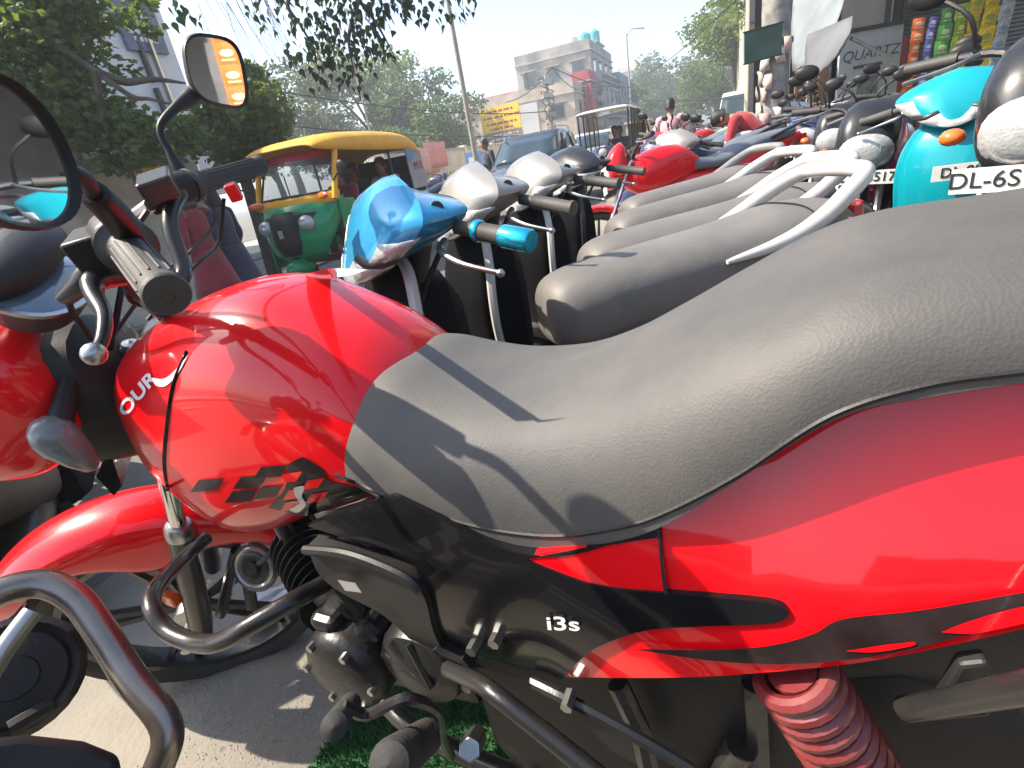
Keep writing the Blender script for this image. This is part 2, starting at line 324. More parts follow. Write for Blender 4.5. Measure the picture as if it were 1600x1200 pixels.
decal('badge', bb, [(545, 886, 1), (572, 890, 1), (582, 905, 1), (556, 902, 1)], GREYDECAL, .02, parent=hero, k=2)
g = G(); g.tube([cast(bb, *q, .016) for q in [(492, 845), (560, 852), (640, 882), (668, 905)]], .006, 8, smooth=5); g.build('trim', BLACK, hero)
decal('graphic', bb, [(990, 1009, 1), (1100, 1012), (1200, 1006), (1270, 988), (1318, 964), (1440, 950), (1600, 922), (1700, 905, 1), (1700, 940, 1), (1600, 968), (1500, 990), (1400, 1016), (1250, 1033), (1120, 1029)], BLACKDECAL, .0035, 18, parent=tail)
decal('graphic', bb, [(1470, 982, 1), (1530, 960), (1600, 942), (1680, 928, 1), (1680, 948, 1), (1600, 968), (1520, 984)], RED, .005, 16, parent=tail)
decal('graphic', bb, [(1322, 1012, 1), (1370, 1004), (1428, 997, 1), (1425, 1003), (1370, 1013)], RED, .005, parent=tail)
decal('groove', bb, [(1027, 812, 1), (1031, 812, 1), (1038, 880), (1045, 926, 1), (1039, 926, 1), (1033, 880)], BLACK, .004, 20, parent=tail)
c = bpy.data.curves.new('t', 'FONT'); c.body = 'i3s'; c.size = 30; c.resolution_u = 4; c.offset = .5; o = bpy.data.objects.new('t', c); me = bpy.data.meshes.new_from_object(o); bpy.data.objects.remove(o)
textsnap(me, (858, 976), (1.62, .05), (-.12, -.98), bb, WHITEDECAL, 'lettering', blk, .006)
# added filler body that blocks light behind the panels; frame tubes
g = G(); g.loft([superring(u, 0, hw, zb, zt, 16, 5) for u, zb, zt, hw in [(.56, .52, .70, .075), (.40, .42, .68, .105), (.1, .44, .70, .105), (-.1, .52, .82, .1), (-.42, .70, .88, .07)]]); g.build('light_block_filler', BLACK, hero)
g = G(); g.tube([(.95, 0, .78), (.85, .02, .55), (.78, .03, .22), (.6, .09, .14), (.2, .11, .2), (.1, .11, .4)], .016, 10, smooth=5)
g.tube([(.95, 0, .78), (.85, -.02, .55), (.78, -.03, .22), (.6, -.09, .14), (.2, -.11, .2), (.1, -.11, .4)], .016, 10, smooth=5); g.build('frame', BLACKMETAL, hero)
# engine
ea = tr(470, 850, .0); eb = tr(528, 945, .09); d = (eb-ea); g = G(); prof = []
for i in range(9):
    t = i/9*d.length; prof += [(.040, t), (.054, t+.001), (.054, t+.005), (.040, t+.006)]
g.lathe(ea, d, [(0, 0)]+prof+[(.05, d.length), (0, d.length)], 26); g.build('cylinder_fins', ENGM, hero, ang=25)
ec = tr(548, 1035, .135)
g = G(); g.lathe(ec, (0, 1, 0), [(0, -.18), (.072, -.18), (.072, .005), (.068, .018), (.056, .028), (.03, .032), (0, .033)], 32)
g.build('crankcase_cover', ENGM, hero)
e2 = tr(665, 1030, .12)
g = G(); g.lathe(e2, (0, 1, 0), [(0, -.2), (.066, -.2), (.066, .005), (.06, .018), (.03, .03), (0, .031)], 28)
for a in (.4, 1.0, 1.6): g.tube([e2+Vector((.055*math.cos(a), .02, .055*math.sin(a))), e2+Vector((-.03, .032, .0))], .006, 6)
g.build('gearbox_cover', ENGM, hero)
g = G(); g.box((ec.x-.06, .0, ec.z-.01), (.24, .2, .16), rot=Matrix.Rotation(.15, 3, 'Y')); g.box((ec.x+.01, .06, ec.z+.09), (.09, .12, .07), rot=Matrix.Rotation(.5, 3, 'Y'))
g.box((ec.x+.02, .12, ec.z+.075), (.05, .05, .03)); g.box((ec.x-.05, .115, ec.z+.07), (.04, .04, .04), rot=Matrix.Rotation(.6, 3, 'Y')); g.build('crankcase', ENGM, hero, smooth=False, bevel=.012)
for a in range(6):
    g = G(); p = ec+Vector((.062*math.cos(a*1.05), .020, .062*math.sin(a*1.05))); g.cyl(p, p+Vector((0, .012, 0)), .006, n=6); g.build('bolt', STEEL, hero, smooth=False)
g = G(); g.tube([(.84, -.02, .45), (.86, -.06, .30), (.78, -.1, .12), (.5, -.13, .08), (.1, -.15, .12), (-.3, -.16, .2)], [.018, .018, .02, .025, .04, .045], 12, smooth=5); g.build('exhaust', BLACKMETAL, hero)
# horn
hc = tr(398, 886, .05); g = G(); ax = (HI @ CAM-hc).normalized()*.6+Vector((.2, .6, 0)); g.lathe(hc, ax, [(0, -.03), (.03, -.028), (.045, -.01), (.048, 0), (.044, .004), (.036, .001), (.03, .004), (.014, .003), (.012, .01), (0, .011)], 30)
hn = g.build('horn', BLACKMETAL, hero); g = G(); g.lathe(hc, ax, [(.034, .003), (.037, .006), (.040, .003), (.034, .003)], 30); g.build('ring', STEEL, hn)
g = G(); g.tube([hc, tr(440, 850, .03), tr(470, 870, .03)], .006, 6); g.build('bracket', BLACKMETAL, hero)
for a_, b_ in ((tr(395, 950, .02), tr(385, 900, .0)), (tr(345, 960, .02), tr(370, 860, .0))): g = G(); g.tube([a_, b_], .012, 8); g.build('strut', BLACKMETAL, hero)
# crash guard of this bike
cg = [tr(*q, v) for q, v in [((322, 840), .06), ((285, 875), .12), ((245, 918), .20), ((238, 950), .23), ((262, 985), .24), ((305, 1004), .24), ((345, 1002), .235), ((400, 972), .21), ((470, 932), .16), ((520, 905), .09)]]
g = G(); g.tube(cg, .0125, 14, smooth=6); g.build('crash_guard', BLACKMETAL, hero)
# gear lever, footrest, bolts, tubes
g = G(); g.tube([tr(*q, v) for q, v in [((535, 1102), .27), ((572, 1117), .26), ((610, 1100), .25), ((640, 1092), .24), ((682, 1112), .22), ((690, 1150), .2), ((705, 1182), .17)]], .0062, 8, smooth=5); gl = g.build('gear_lever', BLACKMETAL, hero)
a, b = tr(548, 1100, .235), tr(520, 1138, .30); g = G(); g.lathe(a, b-a, [(0, 0)]+[(.011+.0016*(i % 2), i*.0045) for i in range(int((b-a).length/.0045))]+[(0, (b-a).length)], 16); g.build('rubber_pad', RUBBER, gl)
a, b = tr(668, 1150, .2), tr(606, 1196, .31); g = G(); g.lathe(a, b-a, [(0, 0)]+[(.017+.003*((i//2) % 2), i*.004) for i in range(int((b-a).length/.004))]+[(0, (b-a).length)], 16); g.build('footrest', RUBBER, hero)
a, b = tr(745, 1150, .15), tr(733, 1172, .19); g = G(); g.cyl(a, b, .0145, n=6); g.build('bolt', STEEL, hero, smooth=False, bevel=.002)
for q in [(770, 1008), (735, 1020), (728, 1078), (884, 1108)]:
    a = tr(*q, .165); g = G(); g.cyl(a-Vector((0, .02, 0)), a, .007, n=6); g.build('bolt', STEEL, hero, smooth=False)
g = G(); g.tube([tr(*q, v) for q, v in [((700, 1045), .14), ((745, 1065), .165), ((780, 1090), .18), ((850, 1145), .19), ((950, 1225), .2)]], .0105, 10, smooth=5); g.tube([tr(*q, v) for q, v in [((830, 1065), .14), ((900, 1100), .15), ((1010, 1160), .15), ((1100, 1215), .15)]], .007, 8, smooth=5); g.build('footrest_bracket', BLACKMETAL, hero)
g = G(); g.tube([tr(*q, v) for q, v in [((965, 1068), .12), ((1000, 1140), .13), ((1020, 1230), .14)]], .012, 8); g.tube([tr(1180, 1065, .1), tr(1190, 1230, .1)], .014, 8); g.build('subframe_tube', BLACKMETAL, hero)
pl = [tr(*q, .12) for q in [(720, 1055), (900, 1062), (1200, 1078), (1420, 1080), (1600, 1130), (1720, 1260), (1500, 1420), (900, 1360), (760, 1180)]]
g = G(); g.prism([(p.x, .10, p.z) for p in pl], (0, -.05, 0)); g.build('chain_cover', BLACK, hero, smooth=False, bevel=.01)
g = G(); g.prism([(p.x, .04, p.z) for p in [tr(*q, .12) for q in [(700, 1000), (1000, 990), (1010, 1120), (800, 1160), (720, 1120)]]], (0, -.12, 0)); g.build('engine_mount', BLACKMETAL, hero, smooth=False, bevel=.006)
# rear wheel, shocks, fender
wheel(hero, (0, 0, .215), .295, .085, spokes=5)
for s_ in (1, -1):
    a, b = tr(1232, 1040, .165), tr(1345, 1215, .165); a.y *= s_; b.y *= s_; b = a+(b-a)*1.5
    sh = spring(hero, a+(b-a)*.02, b, .0275, .0066, 14, mat('spring_red', (.15, .004, .008), .42, 0, .3, dust=.5)); sh.name = 'shock_absorber' if s_ > 0 else 'shock_absorber'  # red kept dark to stand in for shade below the tail panel
    g = G(); g.cyl(a+(b-a)*.03, a+(b-a)*1.1, .019, n=14); g.build('damper', mat('spring_red', (0, 0, 0)), sh)
g = G(); rr = []
for i in range(14):
    a = R(10+i*13); rr.append([(.325*math.cos(a)*(1) - .0, y, .215+.325*math.sin(a)+dz) for y, dz in [(-.07, -.03), (-.065, 0), (0, .012), (.065, 0), (.07, -.03)]])
g.loft(rr, closed=False); g.build('rear_fender', BLACK, hero, solid=.003)
g = G(); g.tube([tr(1415, 1108, .17), tr(1500, 1094, .19), tr(1720, 1052, .24)], .0085, 12); g.build('pillion_footrest', BLACKMETAL, hero)
g = G(); g.prism([tr(*q, .17) for q in [(1490, 1015), (1535, 1010), (1540, 1095), (1440, 1105)]], (0, .012, 0)); g.build('bracket', BLACK, hero, smooth=False, bevel=.003)
g = G(); g.tube([(-.2, .14, .86), (-.35, .16, .93), (-.5, .12, .95), (-.52, 0, .95), (-.5, -.12, .95), (-.35, -.16, .93), (-.2, -.14, .86)], .012, 10, smooth=5); g.build('grab_rail', BLACKMETAL, hero)
g = G(); g.ell((-.50, 0, .80), (.05, .1, .04)); g.build('tail_lamp', mat('tail_lens', (.5, .01, .01), .15, coat=1), hero)
# turned front end
W = wheel(hero, (1.28, 0, .19), .292, .085, T=ST, spokes=5)
for s_ in (1, -1):
    fl = lambda w_: (1.079-(w_-.567)*.444, s_*.088, w_)
    g = G(ST); g.cyl(fl(.86), fl(.47), .0145, n=14); f_ = g.build('fork_leg', CHROME, hero)
    g = G(ST); g.lathe(fl(.53), Vector(fl(.2))-Vector(fl(.53)), [(.0, -.004), (.020, 0), (.024, .01), (.024, .03), (.02, .035), (.0, .036)], 16); g.build('dust_seal', STEEL, f_)
    g = G(ST); g.tube([fl(.50), fl(.42), fl(.22), fl(.175)], [.021, .0235, .0235, .018], 14); g.build('slider', BLACKMETAL, f_)
g = G(ST); g.cyl((1.28, -.12, .19), (1.28, .12, .19), .010, n=8); g.build('axle', STEEL, hero)
g = G(ST); fr = []
for i in range(26):
    a = R(35+i*4.6); t = i/25; Rr = .352; dr = .05+.075*math.exp(-((t-.62)/.16)**2); hw = .058+.012*math.sin(math.pi*t)
    if t < .15: hw *= .45+.55*(t/.15)**.5; dr *= .5+.5*t/.15
    ring = []
    for y, q in [(-1, -dr), (-1.03, -dr*.6), (-1.0, -.022), (-.82, -.006), (-.5, .008), (0, .014), (.5, .008), (.82, -.006), (1.0, -.022), (1.03, -dr*.6), (1, -dr)]:
        ring.append((1.28+(Rr+q)*math.cos(a), y*hw, .19+(Rr+q)*math.sin(a)+(.0)))
    fr.append(ring)
g.loft(fr, closed=False); g.build('front_fender', RED, hero, ang=70, solid=.003, subd=1)
g = G(ST); g.box((1.02, .118, .245), (.03, .02, .03)); g.T = Matrix(); p = tr(268, 935, .10); g.v = []; g.f = []; g.box(p, (.035, .02, .028)); g.build('side_reflector', mat('orange_reflector', (.75, .10, .01), .2, coat=1), hero, smooth=False, bevel=.004)
g = G(ST); g.box((.965, 0, .82), (.075, .21, .022)); g.build('triple_clamp', BLACKMETAL, hero, smooth=False, bevel=.01)
g = G(ST); k0 = tr(208, 548, 0, True); g.lathe(k0, (-.35, 0, 1), [(0, -.06), (.026, -.06), (.026, -.01), (.02, 0), (.02, .008), (.014, .011), (0, .011)], 22); ig = g.build('ignition_lock', BLACKMETAL, hero)
g = G(ST); g.lathe(k0, (-.35, 0, 1), [(.0, .011), (.013, .012), (.012, .015), (.004, .016), (0, .02)], 18); g.build('key_barrel', STEEL, ig)
LG0, LG1 = tr(200, 386, .225, True), tr(262, 462, .352, True); RG0, RG1 = tr(298, 290, -.22, True), tr(408, 258, -.352, True)
bar = [LG1, LG0, (LG0+Vector((.875, .11, .975)))/2+Vector((.01, 0, .01)), Vector((.895, .07, .93)), Vector((.905, .03, .895)), Vector((.905, -.03, .895)), tr(287, 425, -.065, True), tr(266, 350, -.125, True), tr(280, 305, -.175, True), RG0, RG1]
g = G(ST); g.tube(bar, .0125, 14, smooth=6); g.build('handlebar', STEEL if 0 else BLACKMETAL, hero)
def gripg(a, b, name='grip'):
    d = b-a; L = d.length; g = G(ST); g.lathe(a, d, [(0, -.006), (.027, -.006), (.028, .0), (.02, .006), (.0175, .012)]+[(.0172, L-.012), (.0185, L-.01), (.0195, L-.003), (.018, L), (.006, L+.001), (.005, L-.006), (0, L-.006)], 28)
    o = g.build(name, GRIPM, hero); ax = d.normalized(); N = ax.orthogonal().normalized(); B = ax.cross(N)
    g = G(ST)
    for j in range(14):
        an = 2*math.pi*j/14; c = a+(N*math.cos(an)+B*math.sin(an))*.0176; g.tube([c+ax*.02, c+ax*(L-.022)], .0012, 4)
    g.build('ribs', GRIPM, o); return o
gripg(LG0, LG1); gripg(RG0, RG1)
for a, b, s_ in ((LG0, LG1, 1), (RG0, RG1, -1)):
    ax = (b-a).normalized(); g = G(ST); g.lathe(a-ax*.05, ax, [(0, 0), (.024, 0), (.027, .008), (.027, .04), (.022, .044), (0, .044)], 18); c = a-ax*.03; g.box(c+Vector((.02, 0, -.004)), (.05, .045, .04)); g.build('switch_housing', BLACK, hero, bevel=.005)
# clutch lever with ball end
lv = [tr(*q, v, True) for q, v in [((190, 432), .20), ((150, 438), .225), ((146, 458), .245), ((163, 492), .285), ((160, 530), .315), ((147, 553), .335)]]
g = G(ST); g.tube(lv, [.010, .012, .009, .0068, .006, .0055], 10, smooth=6); L_ = g.build('clutch_lever', BLACKMETAL, hero)
g = G(ST); g.ell(lv[-1], (.0105, .0105, .0105)); g.build('ball_end', STEEL, L_)
g = G(ST); g.tube([tr(*q, v, True) for q, v in [((205, 392), .17), ((165, 410), .185), ((140, 432), .20), ((100, 465), .19)]], [.012, .016, .014, .009], 10, smooth=4); g.build('lever_perch', BLACKMETAL, hero)
rv = [tr(*q, v, True) for q, v in [((235, 320), -.16), ((215, 335), -.19), ((225, 322), -.24), ((255, 300), -.31), ((290, 270), -.36)]]
g = G(ST); g.tube(rv, [.010, .011, .007, .006, .006], 8, smooth=5); g.build('brake_lever', STEEL, hero)
g = G(ST); c = tr(248, 290, -.15, True); g.box(c, (.05, .07, .035), rz=.2); g.build('brake_reservoir', BLACKMETAL, hero, smooth=False, bevel=.004)
g = G(ST); c = tr(365, 300, -.21, True); g.box(c, (.02, .02, .03)); g.build('stop_switch', mat('red_button', (.6, .01, .01), .3), hero, smooth=False, bevel=.003)
def cable(pts, r_=.0035, m=BLACK): g = G(ST); g.tube([tr(*q, v, True) for q, v in pts], r_, 6, smooth=7); return g.build('cable', m, hero)
cable([((212, 360), .16), ((195, 420), .12), ((205, 470), .08), ((240, 480), .02), ((262, 500), .0), ((250, 560), -.02)]); cable([((330, 310), -.2), ((335, 350), -.18), ((300, 390), -.12), ((240, 440), -.05), ((180, 520), .0)], .003, GRIPM)
cable([((350, 310), -.22), ((340, 380), -.2), ((300, 420), -.12), ((230, 500), -.06)]); cable([((160, 400), .17), ((120, 430), .12), ((110, 480), .08), ((150, 540), .04), ((180, 600), .02)], .004); cable([((230, 330), -.12), ((200, 380), -.08), ((190, 450), -.02), ((170, 560), .02)], .0045)
g = G(ST); g.loft([superring(u, 0, hw, zb, zt, 20, 3) for u, zb, zt, hw in [(1.0, .66, .84, .05), (1.04, .66, .90, .085), (1.12, .68, .92, .09)]]); g.build('headlamp_bracket', BLACK, hero)
# mirrors
def mirror(px, py, v, tnorm, w_, h, stem, shellm, exp=2.6, tilt=0.0):
    c = ST @ tr(px, py, v, True); nl = (HI.to_3x3() @ Vector(tnorm)).normalized()
    M = face_to(c, nl) @ Matrix.Rotation(tilt, 4, 'Z'); N = 40
    def ring(k, z, ex=exp): return [M @ Vector((k*w_*math.copysign(abs(math.cos(a))**(2/ex), math.cos(a)), k*h*math.copysign(abs(math.sin(a))**(2/ex), math.sin(a))*(1+.12*math.cos(a)), z)) for a in [2*math.pi*j/N for j in range(N)]]
    g = G(); g.loft([ring(.2, -.035), ring(.62, -.031), ring(.88, -.02), ring(1, -.004), ring(1.02, .004), ring(.97, .007), ring(.93, .002)], cap=True)
    o = g.build('mirror', shellm, hero, ang=60)
    g = G(); g.loft([ring(.94, .0015), ring(.94, .0035)]); g.build('mirror_glass', MIRROR, o, smooth=False)
    g = G(); g.loft([ring(1.0, .0), ring(1.035, .003), ring(1.0, .009), ring(.935, .006), ring(.93, .002)], cap=False); g.build('rim', BLACK, o, ang=60)
    g = G(); pts = [ST @ tr(*q, vv, True) for q, vv, _ in stem]; g.tube(pts+[c-nl*.028], [q[2] for q in stem]+[.009], 12, smooth=5); g.build('mirror_stem', BLACK, o); return o
mirror(-8, 240, .395, (math.sin(R(98)), math.cos(R(98)), -.05), .046, .045, [((207, 372), .225, .014), ((185, 342), .25, .0135), ((150, 305), .29, .012), ((145, 300), .295, .006), ((112, 268), .325, .006)], DARKGREY, 2.2)
mirror(337, 112, -.355, (math.sin(R(133)), math.cos(R(133)), -.06), .050, .055, [((300, 292), -.235, .012), ((278, 262), -.25, .011), ((264, 235), -.26, .006), ((250, 200), -.275, .006), ((275, 168), -.30, .008), ((300, 150), -.33, .014)], SILVER, 3.2, -.15)
# instrument cluster
g = G(ST); cc = tr(70, 440, 0, True); dcl = Vector((-.62, 0, .78)).normalized()
def oval(c, n_, a_, b_, z, N=32, ex=2.4):
    M = face_to(c, n_, (1, 0, 0)); return [M @ Vector((a_*math.copysign(abs(math.cos(t))**(2/ex), math.cos(t)), b_*math.copysign(abs(math.sin(t))**(2/ex), math.sin(t)), z)) for t in [2*math.pi*j/N for j in range(N)]]
g.loft([oval(cc, dcl, .05, .03, -.05), oval(cc, dcl, .085, .045, -.03), oval(cc, dcl, .098, .056, 0), oval(cc, dcl, .096, .054, .006), oval(cc, dcl, .094, .051, 0)]); ic = g.build('instrument_cluster', DARKGREY, hero)
g = G(ST); g.loft([oval(cc, dcl, .098, .053, .001), oval(cc, dcl, .09, .048, .006), oval(cc, dcl, .03, .01, .009)]); g.build('cluster_lens', mat('cluster_lens', (.10, .16, .21), .12, .1, 1, dust=.35, vs=20), ic)
g = G(ST); g.loft([oval(cc, dcl, .101, .056, .002), oval(cc, dcl, .103, .058, .008), oval(cc, dcl, .095, .051, .008), oval(cc, dcl, .093, .05, .002)], cap=False); g.build('bezel', STEEL, ic)
g = G(ST); hcw = tr(45, 385, -.02, True); g.ell(hcw+Vector((.02, 0, -.01)), (.045, .115, .032), rot=Matrix.Rotation(-.3, 3, 'Y')); g.build('cluster_hood', BLACK, hero)
# headlamp cowl
g = G(ST); g.loft([superring(u, 0, hw, zb, zt, 32, 3.2) for u, zb, zt, hw in interp([(1.065, .80, .89, .08), (1.085, .765, .935, .11), (1.13, .735, .955, .118), (1.17, .715, .95, .122), (1.22, .72, .935, .116), (1.26, .745, .915, .10)], 4)]); cw = g.build('headlamp_cowl', RED, hero, ang=50)
g = G(ST); g.loft([superring(u, 0, hw, zb, zt, 32, 2.8) for u, zb, zt, hw in [(1.19, .77, .94, .131), (1.23, .765, .925, .124), (1.27, .775, .90, .1), (1.285, .80, .88, .05)]]); g.build('headlamp_lens', mat('headlamp_glass', (.6, .62, .62), .08, .4, 1, dust=.2, bump=.3, bs=40), cw)
ii = tr(98, 692, .145, True)
g = G(ST); g.lathe(ii, Vector((.25, -.25, 1)), [(0, -.056), (.010, -.050), (.020, -.028), (.027, 0), (.027, .018), (.020, .034), (.010, .042), (0, .044)], 22); ind = g.build('indicator', SMOKE, hero); g = G(ST); g.tube([ii+Vector((-.005, -.02, .02)), ii+Vector((-.02, -.06, .045)), ii+Vector((-.02, -.12, .05))], [.016, .012, .012], 10); g.build('stalk', BLACK, ind)
g = G(ST); ii2 = Vector((ii.x, -ii.y, ii.z)); g.ell(ii2, (.028, .026, .043), 16, 10); ind = g.build('indicator', SMOKE, hero); g = G(ST); g.tube([ii2, ii2+Vector((-.02, .1, .05))], .011, 8); g.build('stalk', BLACK, ind)
g = G(ST); g.prism([tr(*q, .07, True) for q in [(150, 745), (172, 705), (190, 760), (178, 775)]], (0, -.14, 0)); g.build('cowl_bracket', BLACKGLOSS, hero, smooth=False)

#@@GROUND
# ================================================================== SETTING
STREET = frame(0, 0, 23.2); D_ = Vector((math.sin(R(23.2)), math.cos(R(23.2)), 0)); L_D = Vector((-D_.y, D_.x, 0))
def st(s_, t, z=0, rot=0): return STREET @ Matrix.Translation((s_, t, z)) @ Matrix.Rotation(R(rot), 4, 'Z')
g = G(); g.add([(-400, -400, GZ-.012), (400, -400, GZ-.012), (400, 400, GZ-.012), (-400, 400, GZ-.012)], [(0, 1, 2, 3)])
struct('road', g, mat('asphalt', (.115, .108, .10), .85, var=.25, vs=.9, bump=.5, bs=60, col2=(.17, .155, .135)), smooth=False)
g = G(STREET); xs = [-8+i*.25 for i in range(161)]
def kerb_t(x): return 1.05+.05*math.sin(x*.9)
top = [(x, -1.9, 0) for x in xs]; edge = [(x, 1.9+.05*math.sin(x*1.7), 0) for x in xs]
g.loft([top, edge], closed=False)
struct('parking_ground', g, mat('dusty_ground', (.17, .155, .13), .92, var=.3, vs=2.2, bump=.3, bs=70, col2=(.27, .24, .19)), smooth=False)
g = G(STREET); g.box((60, 11.2, .06), (160, 3.6, .12)); struct('pavement', g, mat('pavement', (.36, .33, .29), .9, var=.2, vs=2, bump=.4, bs=30), smooth=False)
g = G(); mc = pixz(330, 470, GZ); g.T = STREET; lc = STREET.inverted() @ mc
g.box((lc.x+14, lc.y, .012), (44, .55, .024)); struct('kerb_strip', g, mat('pavement', (0, 0, 0)), smooth=False)
# loose gravel
random.seed(3); g = G()
for i in range(2200):
    p = pixz(random.uniform(250, 560), random.uniform(930, 1190), GZ); r_ = random.uniform(.001, .0034)
    x = p.x+random.uniform(-.05, .05); y = p.y+random.uniform(-.05, .05); vs = [(x+r_*math.cos(a)*random.uniform(.7, 1.2), y+r_*math.sin(a)*random.uniform(.7, 1.2), GZ) for a in (0, 1.3, 2.6, 3.9, 5.2)]
    g.add(vs+[(x, y, GZ+r_*.8)], [(0, 1, 5), (1, 2, 5), (2, 3, 5), (3, 4, 5), (4, 0, 5)])
g.build('gravel', mat('gravel', (.27, .25, .22), .9, var=.3, vs=40), smooth=False); o = bpy.context.scene.collection.objects['gravel']; finish(o, 'small loose stones scattered on the dusty ground by the front wheel', 'gravel', kind='stuff')
random.seed(77); pc_ = pixz(440, 935, GZ+.03); g = G(); rows = []
for i in range(9):
    rows.append([(pc_.x+(i/8-.5)*.22+random.uniform(-.012, .012), pc_.y+(j/8-.5)*.16+random.uniform(-.012, .012), GZ+.004+random.uniform(0, .04)*math.sin(math.pi*i/8)*math.sin(math.pi*j/8)+.002) for j in range(9)])
g.loft(rows, closed=False); finish(g.build('plastic_sheet', mat('thin_plastic', (.42, .43, .46), .3, coat=.3, var=.15), smooth=False, solid=.001), 'crumpled pale plastic sheet lying on the ground behind the front wheel', 'litter')
# artificial grass mat
mq = [pixz(*q, GZ) for q in [(470, 1230), (575, 1075), (670, 1068), (1330, 1120), (1400, 1330), (900, 1500)]]
mp = [(p.x, p.y) for p in mq]; t_ = thing('grass_mat', 'green artificial grass mat on the ground under the red motorcycle', 'grass mat')
g = G(); g.prism([(x, y, GZ+.004) for x, y in mp], (0, 0, .008)); g.build('backing', mat('mat_backing', (.02, .10, .03), .9), t_, smooth=False)
g = G(); xs_ = [p[0] for p in mp]; ys_ = [p[1] for p in mp]; n_ = 0
while n_ < 26000:
    x, y = random.uniform(min(xs_), max(xs_)), random.uniform(min(ys_), max(ys_))
    if not inside((x, y), mp): n_ += .2; continue
    n_ += 1; a = random.uniform(0, 6.28); h = random.uniform(.012, .022); lx, ly = random.uniform(-.008, .008), random.uniform(-.008, .008); c_, s_ = math.cos(a)*.0016, math.sin(a)*.0016
    k = len(g.v); g.v += [Vector((x-c_, y-s_, GZ+.012)), Vector((x+c_, y+s_, GZ+.012)), Vector((x+lx, y+ly, GZ+.012+h))]; g.f.append((k, k+1, k+2))
g.build('grass_blades', mat('plastic_grass', (.02, .09, .03), .6, var=.5, vs=30, col2=(.05, .16, .045)), t_, smooth=False)['kind'] = 'stuff'

